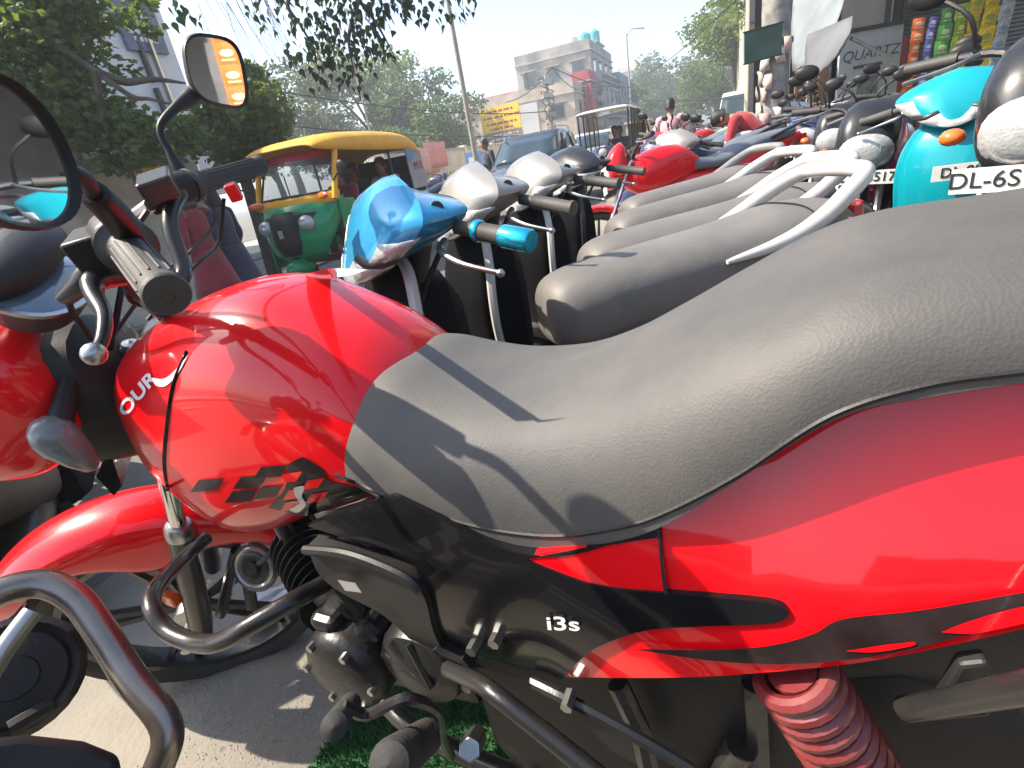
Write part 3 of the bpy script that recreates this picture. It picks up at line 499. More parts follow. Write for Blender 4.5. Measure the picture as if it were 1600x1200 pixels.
# ================================================================== SCOOTERS AND MOTORCYCLES
def scooter(label, M, col, steer=38, group=None, trim=None, seatm=None, gripc=None, rail=None, mirrors=False, hi=1, plate=None, inner=None, name='scooter', lens=None, apron=None):
    trim = trim or WHITEP; seatm = seatm or VINYL2; rail = rail or WHITEP; inner = inner or BLACK
    t = thing(name, label, 'scooter', M, group); S = Matrix.Translation((.88, 0, 0)) @ Matrix.Rotation(R(steer), 4, Vector((-.35, 0, .94))) @ Matrix.Translation((-.88, 0, 0)); zc = 1.02; xc = .90
    n = 40 if hi else 20
    def ring(x0, k, hw, zl, zh, pk, cut=.42):
        o = []
        for j in range(n):
            a = 2*math.pi*j/n; c, s_ = math.cos(a), math.sin(a); y = math.copysign(abs(c)**.75, c); z = math.copysign(abs(s_)**.8, s_)
            if z < 0: y *= 1-cut*(-z)**1.2
            zz = zc+(z*zh if z > 0 else z*-zl)+pk*max(0, 1-abs(y)/.95)**.85*(1 if z > 0 else 0)
            o.append((xc+(x0-k*(zz-zc)*(1 if zz > zc else 1.5))*.95, y*hw*.95, zc+(zz-zc)*.98))
        return o
    RG = [ring(-.10, .1, .10, -.03, .01, 0), ring(-.085, .15, .155, -.055, .02, .0), ring(-.03, .3, .185, -.08, .03, .008), ring(.02, .40, .195, -.10, .038, .020), ring(.035, .42, .198, -.112, .042, .036), ring(.062, .42, .176, -.120, .038, .038), ring(.088, .42, .135, -.118, .032, .030), ring(.106, .42, .072, -.095, .018, .014)]
    g = G(S); g.loft(RG); cv = g.build('handlebar_cover', col, t, ang=40)
    def patch(nm, i0, i1, a0, a1, m, off=.004):
        g = G(S); js = [j % n for j in range(int(a0/360*n), int(a1/360*n)+1)]; rows = [[(RG[i][j][0]+off, RG[i][j][1]*1.01, RG[i][j][2]-off*.4) for j in js] for i in range(i0, i1)]
        g.loft(rows, closed=False); return g.build(nm, m, cv, ang=60, solid=.004)
    patch('headlamp', 4, 8, 216, 324, lens or REFL)
    for s_ in (1, -1):
        patch('indicator_lens', 3, 7, 333 if s_ > 0 else 182, 358 if s_ > 0 else 207, lens or REFL); patch('seam', 3, 8, 324 if s_ > 0 else 207, 333 if s_ > 0 else 216, DARKGREY, .003)
        g = G(S); g.lathe((xc-.015, s_*.150, zc+.016), (.45, s_*1, .35), [(0, -.02), (.0145, -.02), (.0145, .008), (.012, .010), (0, .010)], 20); g.build('mirror_plug', BLACK, cv)
        a = Vector((xc-.05, s_*.150, zc-.025)); b = Vector((xc-.115, s_*.315, zc-.045)); d = b-a; L = d.length; ax = d.normalized()
        g = G(S); g.lathe(a, d, [(0, 0), (.014, 0), (.014, .05), (.021, .052), (.018, .06), (.0165, L-.014), (.019, L-.01), (.019, L), (0, L+.002)], 20); gp = g.build('grip', GRIPM, cv)
        if gripc:
            for h0, h1 in ((.05, .064), (L-.062, L+.003)):
                g = G(S); g.lathe(a+ax*h0, d, [(0, 0), (.0205, 0), (.0215, .004), (.0215, h1-h0-.004), (.0195, h1-h0), (0, h1-h0+.001)], 24); g.build('collar', gripc, gp)
        g = G(S); g.tube([a+Vector((.03, 0, -.02)), a+Vector((.055, s_*.03, -.03)), a+Vector((.045, s_*.10, -.045)), a+Vector((.005, s_*.165, -.06))], [.008, .007, .005, .005], 8, smooth=5); g.ell(a+Vector((.005, s_*.168, -.06)), (.008, .008, .008), 10, 6); g.build('brake_lever', STEEL, cv)
        if mirrors:
            g = G(S); g.tube([a+Vector((0, s_*.0, .02)), a+Vector((.02, s_*.03, .12)), a+Vector((0, s_*.09, .2))], .005, 8, smooth=4); mm = a+Vector((0, s_*.11, .23)); g.ell(mm, (.018, .055, .04)); ms = g.build('mirror', BLACK, cv)
            g = G(S); g.ell(mm+Vector((-.008, 0, 0)), (.013, .05, .035)); g.build('mirror_glass', MIRROR, ms)
    g = G(S); g.cyl((xc-.02, 0, zc-.06), (1.0, 0, .62), .03); g.tube([(xc-.03, .1, zc-.07), (.93, .08, .85), (.97, .03, .7)], .006, 6, smooth=4); g.build('steering_column', BLACK, t)
    g = G(S); g.loft([ring(-.105, .1, .07, -.02, .012, 0), ring(-.10, .1, .09, -.028, .018, 0)]); g.build('dashboard', DARKGREY, cv)
    # leg shield
    def arc(z, hw, xf, sw, off=0): return [(xf-sw*(abs(y)**1.8)-off, y*hw, z) for y in [-1+2*j/16 for j in range(17)]]
    zs = [(.27, .17, .93, .02), (.34, .19, .95, .04), (.45, .205, .99, .07), (.60, .225, 1.04, .10), (.72, .235, 1.05, .11), (.82, .22, 1.03, .10), (.90, .17, .995, .07), (.925, .10, .975, .04)]
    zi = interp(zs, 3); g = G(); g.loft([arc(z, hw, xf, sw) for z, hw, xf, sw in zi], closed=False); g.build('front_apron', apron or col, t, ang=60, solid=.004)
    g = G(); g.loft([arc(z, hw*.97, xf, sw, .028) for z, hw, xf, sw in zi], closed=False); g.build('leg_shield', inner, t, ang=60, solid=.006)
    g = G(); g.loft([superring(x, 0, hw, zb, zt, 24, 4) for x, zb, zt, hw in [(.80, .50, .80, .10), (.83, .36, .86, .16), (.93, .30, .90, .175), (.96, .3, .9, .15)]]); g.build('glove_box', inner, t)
    for s_ in (1, -1):
        g = G(); g.tube([(xf-sw-.014, s_*hw, z) for z, hw, xf, sw in zi]+[(.86, s_*.165, .235), (.70, s_*.165, .225)], .013, 8); g.build('edge_trim', trim, t)
    g = G(); g.loft([superring(x, 0, hw, zb, zt, 16, 6) for x, zb, zt, hw in [(.98, .18, .30, .14), (.80, .15, .25, .165), (.50, .15, .25, .17), (.42, .16, .35, .16)]]); g.build('floorboard', inner, t)
    g = G(); g.loft([superring(x, 0, hw, zb, zt, 24, 3.5) for x, zb, zt, hw in interp([(.44, .24, .60, .11), (.36, .22, .62, .145), (.15, .28, .66, .155), (-.1, .38, .76, .16), (-.3, .50, .76, .13), (-.40, .60, .75, .07)], 3)]); g.build('side_panel', col, t, ang=60)
    g = G(); g.loft([superring(x, 0, hw, zb, zt, 24, 2.8, zc=zb+.35*(zt-zb)) for x, zb, zt, hw in interp([(.585, .64, .71, .05), (.57, .61, .765, .10), (.50, .60, .795, .13), (.32, .62, .808, .142), (.07, .66, .822, .146), (-.13, .73, .84, .142), (-.25, .75, .84, .124), (-.30, .77, .825, .07)], 4)]); seat_ = g.build('seat', seatm, t, ang=70)
    if hi: g = G(); g.tube([(-.15, .1445*math.copysign(abs(math.cos(a))**(2/2.8), math.cos(a)), .768+.076*abs(math.sin(a))**(2/2.8)) for a in [math.pi*j/20 for j in range(21)]], .0022, 6); g.build('seam', BLACK, seat_)
    g = G(); P = [(.13, .148, .755), (-.02, .158, .775), (-.13, .158, .81), (-.22, .145, .855), (-.305, .115, .895), (-.325, .06, .905), (-.325, -.06, .905), (-.305, -.115, .895), (-.22, -.145, .855), (-.13, -.158, .81), (-.02, -.158, .775), (.13, -.148, .755)]
    g.tube(P, [.006, .018, .023, .024, .023, .022, .022, .023, .024, .023, .018, .006], 12, smooth=5); g.build('grab_rail', rail, t)
    g = G(); g.box((-.36, 0, .73), (.06, .2, .07)); g.build('tail_lamp', mat('tail_lens', (0, 0, 0)), t, smooth=False, bevel=.015)
    g = G(S); g.loft([[(1.12+(.235)*math.cos(a)*k, y, .22+(.235)*math.sin(a)*k) for y, k in [(-.07, .85), (-.068, .97), (-.04, 1.03), (0, 1.05), (.04, 1.03), (.068, .97), (.07, .85)]] for a in [R(15+i*12) for i in range(13)]], closed=False); g.build('front_fender', col if col is not BLUE else BLACK, t, ang=60, solid=.003)
    wheel(t, (1.12, 0, .215), .215, .095, T=S, spokes=5, hi=0, rimcol=STEEL); wheel(t, (0, 0, .215), .215, .1, spokes=5, hi=0, rimcol=STEEL)
    g = G(); g.loft([superring(x, .0, hw, zb, zt, 14, 3) for x, zb, zt, hw in [(.40, .14, .32, .09), (.1, .15, .36, .13), (-.12, .16, .3, .13)]]); g.build('engine', ENGM, t)
    g = G(); g.tube([(.35, -.1, .2), (.1, -.17, .2), (-.15, -.18, .27), (-.4, -.18, .33)], [.02, .04, .05, .045], 12, smooth=4); g.build('exhaust', BLACKMETAL, t)
    if plate:
        g = G(); g.box((1.075, 0, .74), (.006, .30, .055)); q = g.build('number_plate', PLATE, t, smooth=False)
        text(plate, .05, face_to((1.0795, 0, .74), (1, 0, 0)), INK, q)
    return t
def sc_at(cx, cy, head, **k):
    t = R(head); return frame(cx-.88*math.sin(t), cy-.88*math.cos(t), head)
def motorbike(label, M, col, steer=-30, group=None, seatm=None, lampcol=None, cowl=True, mirrors=True, hi=0, plate=None, dark=None, name='motorcycle', guard=False, tankc=None):
    seatm = seatm or VINYLBLUE; t = thing(name, label, 'motorcycle', M, group); S = steerM(steer, (.93, 0, .85)); n = 24
    wheel(t, (1.27, 0, .30), .30, .08, T=S, spokes=5, hi=0); wheel(t, (0, 0, .30), .30, .09, spokes=5, hi=0)
    for s_ in (1, -1):
        g = G(S); g.cyl((.965, s_*.085, .90), (1.13, s_*.085, .56), .015, n=8); g.cyl((1.13, s_*.085, .56), (1.25, s_*.085, .28), .023, n=10); g.build('fork_leg', STEEL, t)
        g = G(S); g.lathe((.86, s_*.22, 1.03), (-.2, s_*1, -.02), [(0, 0), (.017, 0), (.0175, .13), (0, .132)], 12); g.build('grip', GRIPM, t)
        g = G(S); g.tube([(.90, s_*.17, 1.03), (.93, s_*.22, 1.01), (.88, s_*.34, .99)], .006, 6, smooth=3); g.build('lever', STEEL, t)
        if mirrors:
            g = G(S); g.tube([(.88, s_*.18, 1.03), (.90, s_*.20, 1.12), (.88, s_*.27, 1.18)], .006, 6, smooth=3); g.ell((.88, s_*.30, 1.20), (.018, .055, .035), 14, 8); ms = g.build('mirror', BLACK, t)
            g = G(S); g.ell((.872, s_*.30, 1.20), (.013, .05, .031), 14, 8); g.build('mirror_glass', MIRROR, ms)
        g = G(); g.cyl((.10, s_*.15, .62), (.0, s_*.15, .32), .026, n=10); g.build('shock_absorber', BLACKMETAL if hi == 0 else STEEL, t)
        g = G(S); g.ell((1.06, s_*.17, .84), (.03, .03, .022), 12, 8); g.build('indicator', AMBER, t)
    g = G(S); g.tube([(.86, .22, 1.03), (.89, .12, 1.02), (.93, .05, .95), (.93, -.05, .95), (.89, -.12, 1.02), (.86, -.22, 1.03)], .012, 8, smooth=4); g.build('handlebar', BLACKMETAL, t)
    g = G(S); g.loft([superring(x, 0, hw, zb, zt, n, 2.8) for x, zb, zt, hw in interp([(.99, .84, 1.02, .08), (1.02, .78, 1.06, .115), (1.08, .75, 1.03, .125), (1.13, .74, .97, .11), (1.16, .76, .90, .08)], 3)]); cw = g.build('headlamp_cowl', col if cowl else BLACK, t)
    g = G(S); g.loft([superring(x, 0, hw, zb, zt, n, 2.4) for x, zb, zt, hw in [(1.12, .755, .93, .112), (1.155, .765, .92, .10), (1.18, .79, .90, .07), (1.188, .82, .87, .03)]]); g.build('headlamp', lampcol or REFL, cw)
    g = G(S); g.loft([[(1.27+.345*math.cos(a)*k, y, .30+.345*math.sin(a)*k) for y, k in [(-.07, .87), (-.07, .96), (-.04, 1.01), (0, 1.03), (.04, 1.01), (.07, .96), (.07, .87)]] for a in [R(35+i*10) for i in range(11)]], closed=False); g.build('front_fender', col, t, ang=60, solid=.003)
    g = G(); g.loft([superring(u, 0, hw, zb, zt, n, 2.5, zc=zb+(zt-zb)*.42) for u, zt, zb, hw in interp([(1.0, .84, .76, .04), (.97, .90, .70, .10), (.88, .955, .66, .135), (.74, .985, .66, .142), (.60, .98, .70, .132), (.50, .93, .74, .115), (.42, .87, .76, .09)], 3)]); g.build('fuel_tank', tankc or col, t, ang=60)
    g = G(); g.loft([superring(u, 0, hw, zb, zt, n, 3, zc=zb+.3*(zt-zb)) for u, zt, zb, hw in interp([(.52, .86, .78, .09), (.46, .865, .77, .12), (.32, .845, .76, .14), (.18, .86, .78, .145), (.02, .91, .82, .14), (-.2, .94, .86, .13), (-.38, .95, .88, .10), (-.42, .94, .90, .06)], 3)]); g.build('seat', seatm, t, ang=70)
    g = G(); g.loft([superring(u, 0, hw, zb, zt, n, 3.2) for u, zt, zb, hw in interp([(.56, .76, .62, .09), (.40, .77, .56, .13), (.20, .78, .58, .15), (-.05, .84, .68, .14), (-.3, .89, .78, .11), (-.48, .91, .84, .06)], 3)]); g.build('tail_panel', dark or col, t, ang=60)
    g = G(); g.tube([(-.15, .13, .90), (-.35, .15, .96), (-.50, .1, .985), (-.50, -.1, .985), (-.35, -.15, .96), (-.15, -.13, .90)], .012, 8, smooth=4); g.build('grab_rail', BLACKMETAL, t)
    g = G(); g.loft([superring(x, 0, hw, zb, zt, 14, 3) for x, zb, zt, hw in [(.82, .28, .42, .08), (.72, .22, .50, .13), (.5, .22, .52, .15), (.36, .26, .48, .10)]]); g.build('engine', ENGM, t)
    g = G(); pr = []
    for i in range(7): pr += [(.045, i*.022), (.065, i*.022+.001), (.065, i*.022+.006), (.045, i*.022+.008)]
    g.lathe((.66, 0, .46), (.25, 0, 1), [(0, 0)]+pr+[(0, .16)], 18); g.build('cylinder_fins', STEEL, t, ang=25)
    g = G(); g.tube([(.95, 0, .84), (.85, 0, .6), (.8, 0, .25), (.3, 0, .24), (.1, 0, .55)], .018, 8, smooth=4); g.build('frame', BLACKMETAL, t)
    g = G(); g.tube([(.78, -.05, .45), (.86, -.08, .3), (.7, -.12, .2), (.2, -.14, .24), (-.35, -.16, .34)], [.018, .018, .02, .035, .042], 10, smooth=4); g.build('exhaust', STEEL, t)
    g = G(); g.loft([[(.33*math.cos(a), y, .30+.34*math.sin(a)) for y in (-.06, 0, .06)] for a in [R(20+i*16) for i in range(10)]], closed=False); g.build('rear_fender', BLACK, t, solid=.003)
    g = G(); g.box((-.50, 0, .86), (.05, .14, .06)); g.build('tail_lamp', mat('tail_lens', (0, 0, 0)), t, smooth=False, bevel=.01)
    if guard:
        g = G(); g.tube([(.92, .05, .72), (.90, .22, .62), (.88, .27, .45), (.86, .2, .3), (.8, .04, .26)], .012, 8, smooth=4); g.build('crash_guard', CHROME, t)
    g = G(S); g.box((1.165, 0, .74), (.006, .28, .06)); q = g.build('number_plate', PLATE, t, smooth=False)
    if plate: text(plate, .055, S @ face_to((1.1695, 0, .74), (1, 0, 0)), INK, q)
    return t
def mb_at(fx, fy, head): t = R(head); return frame(fx-1.1*math.sin(t), fy-1.1*math.cos(t), head)

BLUE = paint('blue', (.03, .30, .54), .12, .25, .3); BLUEGRIP = mat('blue_anodised', (.01, .42, .60), .25, .8, .5)
SCB = paint('scooter_black', (.012, .013, .016), .2); NAVY = paint('navy', (.02, .03, .07), .2)
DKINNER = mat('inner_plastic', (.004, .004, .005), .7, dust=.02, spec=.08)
row = 'scooters parked in the left row beside the red motorcycle'
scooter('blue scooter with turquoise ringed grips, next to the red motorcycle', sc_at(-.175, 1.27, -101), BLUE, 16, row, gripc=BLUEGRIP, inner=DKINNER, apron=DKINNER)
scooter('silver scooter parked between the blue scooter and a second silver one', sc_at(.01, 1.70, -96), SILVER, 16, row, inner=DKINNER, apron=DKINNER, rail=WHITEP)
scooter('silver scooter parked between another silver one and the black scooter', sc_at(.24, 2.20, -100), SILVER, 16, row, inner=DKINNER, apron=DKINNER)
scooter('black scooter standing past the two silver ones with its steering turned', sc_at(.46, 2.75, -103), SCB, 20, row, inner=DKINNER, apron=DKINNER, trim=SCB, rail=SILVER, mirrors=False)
# far part of the left row
def rowpt(i, off=0): p = Vector((.60, 2.78, 0))+D_*(i)+L_D*off; return p.x, p.y
far_cols = [('maroon', (.22, .01, .02)), ('navy', (.02, .03, .08)), ('black', (.012, .012, .014)), ('grey', (.22, .23, .25)), ('red', (.55, .01, .01)), ('blue', (.03, .10, .28)), ('white', (.6, .6, .58))]
motorbike('red motorcycle with black tank top standing just past the black scooter', mb_at(*rowpt(1.4, .12), -100), RED, -20, 'motorcycles in the left row', mirrors=False)
scooter('grey scooter with blue grey seat behind the red motorcycle of the left row', sc_at(*rowpt(2.0, -.2), -103), SILVER, 30, row, seatm=VINYLBLUE, hi=0, inner=DKINNER, apron=DKINNER)
random.seed(11)
posn = ['third', 'fourth', 'fifth', 'sixth', 'seventh', 'eighth', 'ninth', 'tenth', 'eleventh', 'twelfth', 'thirteenth', 'fourteenth', 'fifteenth', 'sixteenth']
for i in range(14):
    cn, cc_ = far_cols[(i*3+1) % 7]; x, y = rowpt(2.8+i*.78, random.uniform(-.15, .25)); kind = i % 3 == 1
    lab = f'{cn} {"scooter" if kind else "motorcycle"} far along the left row, {posn[i]} past the black scooter'
    if kind: scooter(lab, sc_at(x, y, -102+random.uniform(-6, 6)), paint('far_'+cn, cc_, .2), 25, row, seatm=VINYLBLUE, hi=0, mirrors=True)
    else: motorbike(lab, mb_at(x, y, -102+random.uniform(-7, 7)), paint('far_'+cn, cc_, .2), random.uniform(-30, 30), 'motorcycles in the left row')
# right row, fronts turned to us
TEAL = paint('teal', (.0, .27, .33), .1, .25, .1); rr_ = 'two wheelers in the right row'
def rightp(px, py, d): p = pix(px, py, d); return p.x, p.y
x, y = rightp(1345, 200, 3.05); motorbike('black motorcycle with pink tank in the right row, clear square headlamp facing us', mb_at(x, y, -135), SCB, 10, rr_, plate='DL 4S 5517', hi=1, dark=paint('pink', (.45, .02, .10)), tankc=paint('pink', (0, 0, 0)))
x, y = rightp(1408, 205, 3.75); motorbike('black motorcycle with silver tank graphic between the pink one and the teal scooter', mb_at(x, y, -150), SCB, -15, rr_, seatm=VINYL, guard=True)
x, y = rightp(1535, 185, 2.85); scooter('teal scooter with white stripes at the right edge of the street', frame(x-.97*math.sin(R(-150)), y-.97*math.cos(R(-150)), -150, s=1.02), TEAL, -12, rr_, mirrors=False, plate='DL 8SCK 02', trim=TEAL)
x, y = rightp(1625, 200, 2.05); motorbike('black motorcycle with round lamp and white plate nearest at the right edge', frame(x-1.2*math.sin(R(-128)), y-1.2*math.cos(R(-128)), -128, s=1.1), SCB, 0, rr_, plate='DL-6S AP 02', hi=1, mirrors=True)
for px, py, d_, lab, c_ in [(1292, 190, 4.3, 'black motorcycle half hidden left of the pink one, in the right row', SCB), (1262, 190, 5.2, 'dark navy motorcycle beside the concrete post in the right row', NAVY), (1330, 180, 4.9, 'black motorcycle behind the pink one with raised mirrors', SCB), (1425, 180, 4.8, 'black motorcycle deep in the right row below the orange sachets', SCB)]:
    x, y = rightp(px, py, d_); motorbike(lab, mb_at(x, y, -138+random.uniform(-8, 8)), c_, random.uniform(-10, 25), rr_, hi=1)
for i in range(9):
    cn, cc_ = far_cols[(i*2+3) % 7]; p = D_*(5.2+i*.95)+L_D*(-.95-.04*i+random.uniform(-.1, .1))
    motorbike(f'{cn} motorcycle further up the right row, {posn[i]} beyond the pink one', mb_at(p.x, p.y, -145+random.uniform(-12, 12)), paint('far_'+cn, cc_, .2), random.uniform(-25, 25), rr_)
for i in range(10):
    cn, cc_ = far_cols[(i*5+2) % 7]; p = D_*(15+i*1.1)+L_D*(.3+random.uniform(-.5, .5))
    motorbike(f'{cn} motorcycle in the distant cluster down the street, {posn[i]} one out', mb_at(p.x, p.y, -160+random.uniform(-40, 40)), paint('far_'+cn, cc_, .2), random.uniform(-25, 25), 'motorcycles clustered far down the street')
# brown dusty scooter in front of the red one
scooter('dusty dark brown scooter standing behind the red motorcycle front fender', frame(-1.62, 1.32, -30), mat('brown_plastic', (.045, .033, .028), .5, dust=.5), 10, None, trim=SILVER, seatm=BLACK, rail=BLACK, inner=DKINNER, apron=DKINNER)
# motorcycle on the camera side: chrome crash guard
nb = HM @ Vector((-.02, .95, 0)); t = motorbike('neighbouring motorcycle at lower left with a dull chrome crash guard', frame(nb.x, nb.y, -62), SCB, -8, None, seatm=VINYL, hi=1)
TI = t.matrix_world.inverted()
def at(px, py, d): return TI @ (CAM+ray(px, py)*d)
g = G(); g.tube([at(*q) for q in [(-60, 985, .80), (-20, 935, .80), (60, 912, .80), (118, 935, .79), (160, 990, .78), (205, 1060, .77), (252, 1118, .76), (262, 1155, .76), (250, 1195, .77), (225, 1260, .79)]], .0155, 16, smooth=6); g.build('crash_guard', mat('dull_chrome', (.30, .26, .22), .25, .85, dust=1.0, vs=25), t)
g = G(); g.tube([at(*q) for q in [(-40, 1090, 1.0), (10, 1010, 1.0), (52, 955, 1.0)]], .013, 10, smooth=4); g.build('frame_tube', STEEL, t)
g = G(); g.tube([at(*q) for q in [(20, 1095, 1.15), (60, 1108, 1.15), (92, 1103, 1.15), (108, 1080, 1.15), (118, 1055, 1.15)]], .006, 8, smooth=4); g.build('side_stand', BLACKMETAL, t)
g = G(); g.loft([[at(*q, d) for q in [(-60, 1160), (40, 1148), (130, 1158), (185, 1180), (200, 1260), (-60, 1260)]] for d in (.62, .66, .85)]); g.build('side_panel', BLACK, t, bevel=.006)
p = at(20, 1060, 1.12); g = G(); g.lathe(p, (TI @ CAM)-p, [(0, -.08), (.075, -.08), (.085, -.05), (.085, -.01), (.075, 0), (.066, -.004), (.06, .004), (.03, .006), (.028, .012), (0, .012)], 28); g.build('clutch_cover', ENGM, t)
g = G(); g.tube([at(15, 1140, 1.1), at(40, 1125, 1.1), at(75, 1105, 1.12)], .012, 8); g.build('footrest', RUBBER, t)

#@@BACK
# ================================================================== SACHETS, SHOPS, BUILDINGS
CONC = mat('stained_concrete', (.33, .32, .30), .9, var=.3, vs=1.6, bump=.4, bs=12, col2=(.42, .41, .38)); CREAM = mat('cream_plaster', (.62, .55, .42), .9, var=.18, vs=.7, bump=.2, bs=10); GREYB = mat('grey_plaster', (.33, .30, .26), .9, var=.4, vs=.45, bump=.2, bs=8)
PINKP = mat('pink_plaster', (.52, .30, .25), .9, var=.2, vs=.6); REDP = mat('red_plaster', (.36, .05, .06), .8, var=.2, vs=.8); BLUEB = mat('blue_plaster', (.22, .27, .34), .9, var=.3, vs=.6); TANP = mat('tan_plaster', (.50, .42, .32), .9, var=.2, vs=.8); WHITEB = mat('white_plaster', (.62, .64, .66), .85, var=.1, vs=.5)
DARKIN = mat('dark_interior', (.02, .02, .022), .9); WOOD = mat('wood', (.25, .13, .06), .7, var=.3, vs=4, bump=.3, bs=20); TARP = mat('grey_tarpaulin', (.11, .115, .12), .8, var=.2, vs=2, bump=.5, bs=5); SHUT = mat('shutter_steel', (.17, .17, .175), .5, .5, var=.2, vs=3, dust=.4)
PANE = mat('far_pane', (.05, .065, .075), .15, 0, .6, var=.3, vs=1)
def building(label, M, lx, ly, h, m, floors, cols, name='building', cat='building', wall2=None, parapet=True, balc=0, skip=()):
    # local x runs along the street (away from us), y to the left; front face at x=0, street side at y=0
    t = thing(name, label, cat, M); g = G(); g.box((lx/2, ly/2, h/2), (lx, ly, h)); g.build('wall', m, t, smooth=False)
    if parapet:
        g = G(); g.box((lx/2, ly/2, h+.05), (lx+.3, ly+.3, .1)); g.build('roof_slab', CONC, t, smooth=False)
        for c_, d_ in (((lx/2, .08, h+.5), (lx, .15, .8)), ((.08, ly/2, h+.5), (.15, ly-.32, .8)), ((lx-.08, ly/2, h+.5), (.15, ly-.32, .8)), ((lx/2, ly-.08, h+.5), (lx, .15, .8))):
            g = G(); g.box(c_, d_); g.build('parapet', m, t, smooth=False)
    fh = h/floors
    def win(x, y, z, w_, hh, side):
        g = G(); d_ = (w_, .10, hh) if side else (.10, w_, hh); g2 = G(); e_ = (w_-.12, .02, hh-.12) if side else (.02, w_-.12, hh-.12)
        g.box((x, y, z), d_); fo = g.build('window', mat('window_frame', (.30, .28, .25), .7), t, smooth=False)
        g2.box((x, y-.055, z) if side else (x-.055, y, z), e_); g2.build('pane', PANE, fo, smooth=False)
        g3 = G(); g3.box((x, y-.12, z+hh/2+.12) if side else (x-.12, y, z+hh/2+.12), (w_+.4, .34, .07) if side else (.34, w_+.4, .07)); g3.build('sunshade', CONC, fo, smooth=False)
    for f_ in range(floors):
        for c_ in range(cols[0]):
            if ('f', f_, c_) in skip: continue
            win(-.0, ly*(c_+.5)/cols[0], fh*(f_+.55), min(1.3, ly/cols[0]*.5), fh*.42, 0)
        for c_ in range(cols[1]):
            win(lx*(c_+.5)/cols[1], -.0, fh*(f_+.55), min(1.3, lx/cols[1]*.5), fh*.42, 1)
        g = G(); g.box((lx*.3+f_*1.1, -.28, fh*(f_+.35)), (.8, .5, .5)); g.build('cooler_unit', STEEL if f_ % 2 else CONC, t, smooth=False); g = G(); g.box((-.06, ly*.86, fh*(f_+.4)), (.1, .12, fh*.8)); g.build('downpipe', DARKGREY, t, smooth=False)
        if balc and f_ > 0:
            g = G(); g.box((lx/2, -.45, fh*f_+.05), (lx*.9, .9, .12)); b = g.build('balcony', CONC, t, smooth=False)
            g = G()
            for k in range(int(lx*.9/.18)): g.cyl((lx*.05+k*.18, -.86, fh*f_+.12), (lx*.05+k*.18, -.86, fh*f_+1.0), .012, n=4)
            g.box((lx/2, -.86, fh*f_+1.02), (lx*.9, .05, .05)); g.build('railing', mat('rail_iron', (.08, .09, .1), .6), b, smooth=False)['kind'] = 'stuff'
    return t
def stp(px, py, d):      # street coordinates of a point seen at a pixel
    p = STREET.inverted() @ pix(px, py, d); return p.x, p.y, p.z
# -- far group across the street
S0 = GZ
building('cream low house behind the tangled cable pole, left of the grey ones', st(49, 10.6, S0), 9, 12.5, 5.4, TANP, 2, (4, 2), wall2=None)
tw = building('tall pale grey house with water tanks on its roof', st(56, 10.2, S0), 13, 7.4, 9.2, GREYB, 3, (3, 4), balc=1)
g = G(); g.box((8.5, 2.2, 9.6), (4.5, 3.4, 2)); g.build('stair_tower', WHITEB, tw, smooth=False); g = G(); g.box((8.5, 2.2, 10.66), (5, 3.9, .12)); g.build('roof_slab', CONC, tw, smooth=False)
for k, (dy, lab) in enumerate([(3.0, 'pale turquoise rooftop water tank on the left of the stair tower'), (1.7, 'turquoise rooftop water tank in the middle of the stair tower'), (.7, 'turquoise rooftop water tank at the street end of the stair tower')]):
    g = G(); M = st(63.5, 10.2+dy, S0+10.72); g.T = M; g.lathe((0, 0, 0), (0, 0, 1), [(0, 0), (.5, 0), (.52, .08), (.5, .3), (.52, .34), (.5, .6), (.52, .64), (.5, .95), (.3, 1.08), (.2, 1.1), (.2, 1.18), (0, 1.2)], 20)
    finish(g.build('water_tank', mat('tank_turq', (.06, .40, .42), .5) if k else mat('tank_pale', (.55, .68, .68), .5)), lab, 'water tank', 'rooftop water tanks')
rb = building('narrow red fronted house squeezed between grey ones', st(53, 9.9, S0), 3.2, 1.6, 6.4, REDP, 3, (1, 1)); g = G(); g.T = Matrix(); g.cyl((-.1, -.1, 0), (-.1, -.1, 6.2), .12, n=8); g.build('pillar', REDP, rb)
building('grey concrete house with many balconies beside the red one', st(57.5, 9.4, S0), 9, .9, 6.6, CONC, 2, (1, 3), balc=1)
building('blue grey house with barred balcony at the end of the row', st(68, 9.3, S0), 10, 5, 7.2, BLUEB, 3, (1, 4), balc=1)
building('pinkish brick house with shabby roof behind the yellow sign', st(58, 15.6, S0), 8, 9, 6.6, PINKP, 2, (4, 2))
building('distant cream apartment block above the trees down the street', st(120, 12, S0), 14, 8, 13, CREAM, 4, (3, 4)); building('distant white block peeking over the trees', st(150, 3, S0), 12, 8, 12, WHITEB, 4, (3, 3))
# yellow sign and white hoarding
p = pix(783, 192, 44); M = face_to(p, -D_+Vector((-.1, 0, 0))); t = thing('signboard', 'yellow signboard with red lines of lettering on a low building', 'sign', M)
g = G(); g.box((0, .3, 0), (3.3, 1.7, .12)); g.build('board', mat('sign_yellow', (.85, .58, .02), .5), t, smooth=False); g = G(); g.box((0, -.95, 0), (3.3, .75, .12)); g.build('lower_board', mat('sign_brown', (.25, .16, .12), .6), t, smooth=False)
for k, (y, w_, c_) in enumerate([(.85, 2.2, REDP), (.45, 2.8, REDP), (.0, 2.4, REDP), (-.35, 1.9, REDP), (-.8, 2.6, WHITEB), (-1.1, 2.2, WHITEB)]):
    g = G(); x = -w_/2
    while x < w_/2:
        L_ = random.uniform(.12, .5); g.box((x+L_/2, y, .065), (L_, .14, .01)); x += L_+.12
    g.build('lettering_line', c_, t, smooth=False)['kind'] = 'stuff'
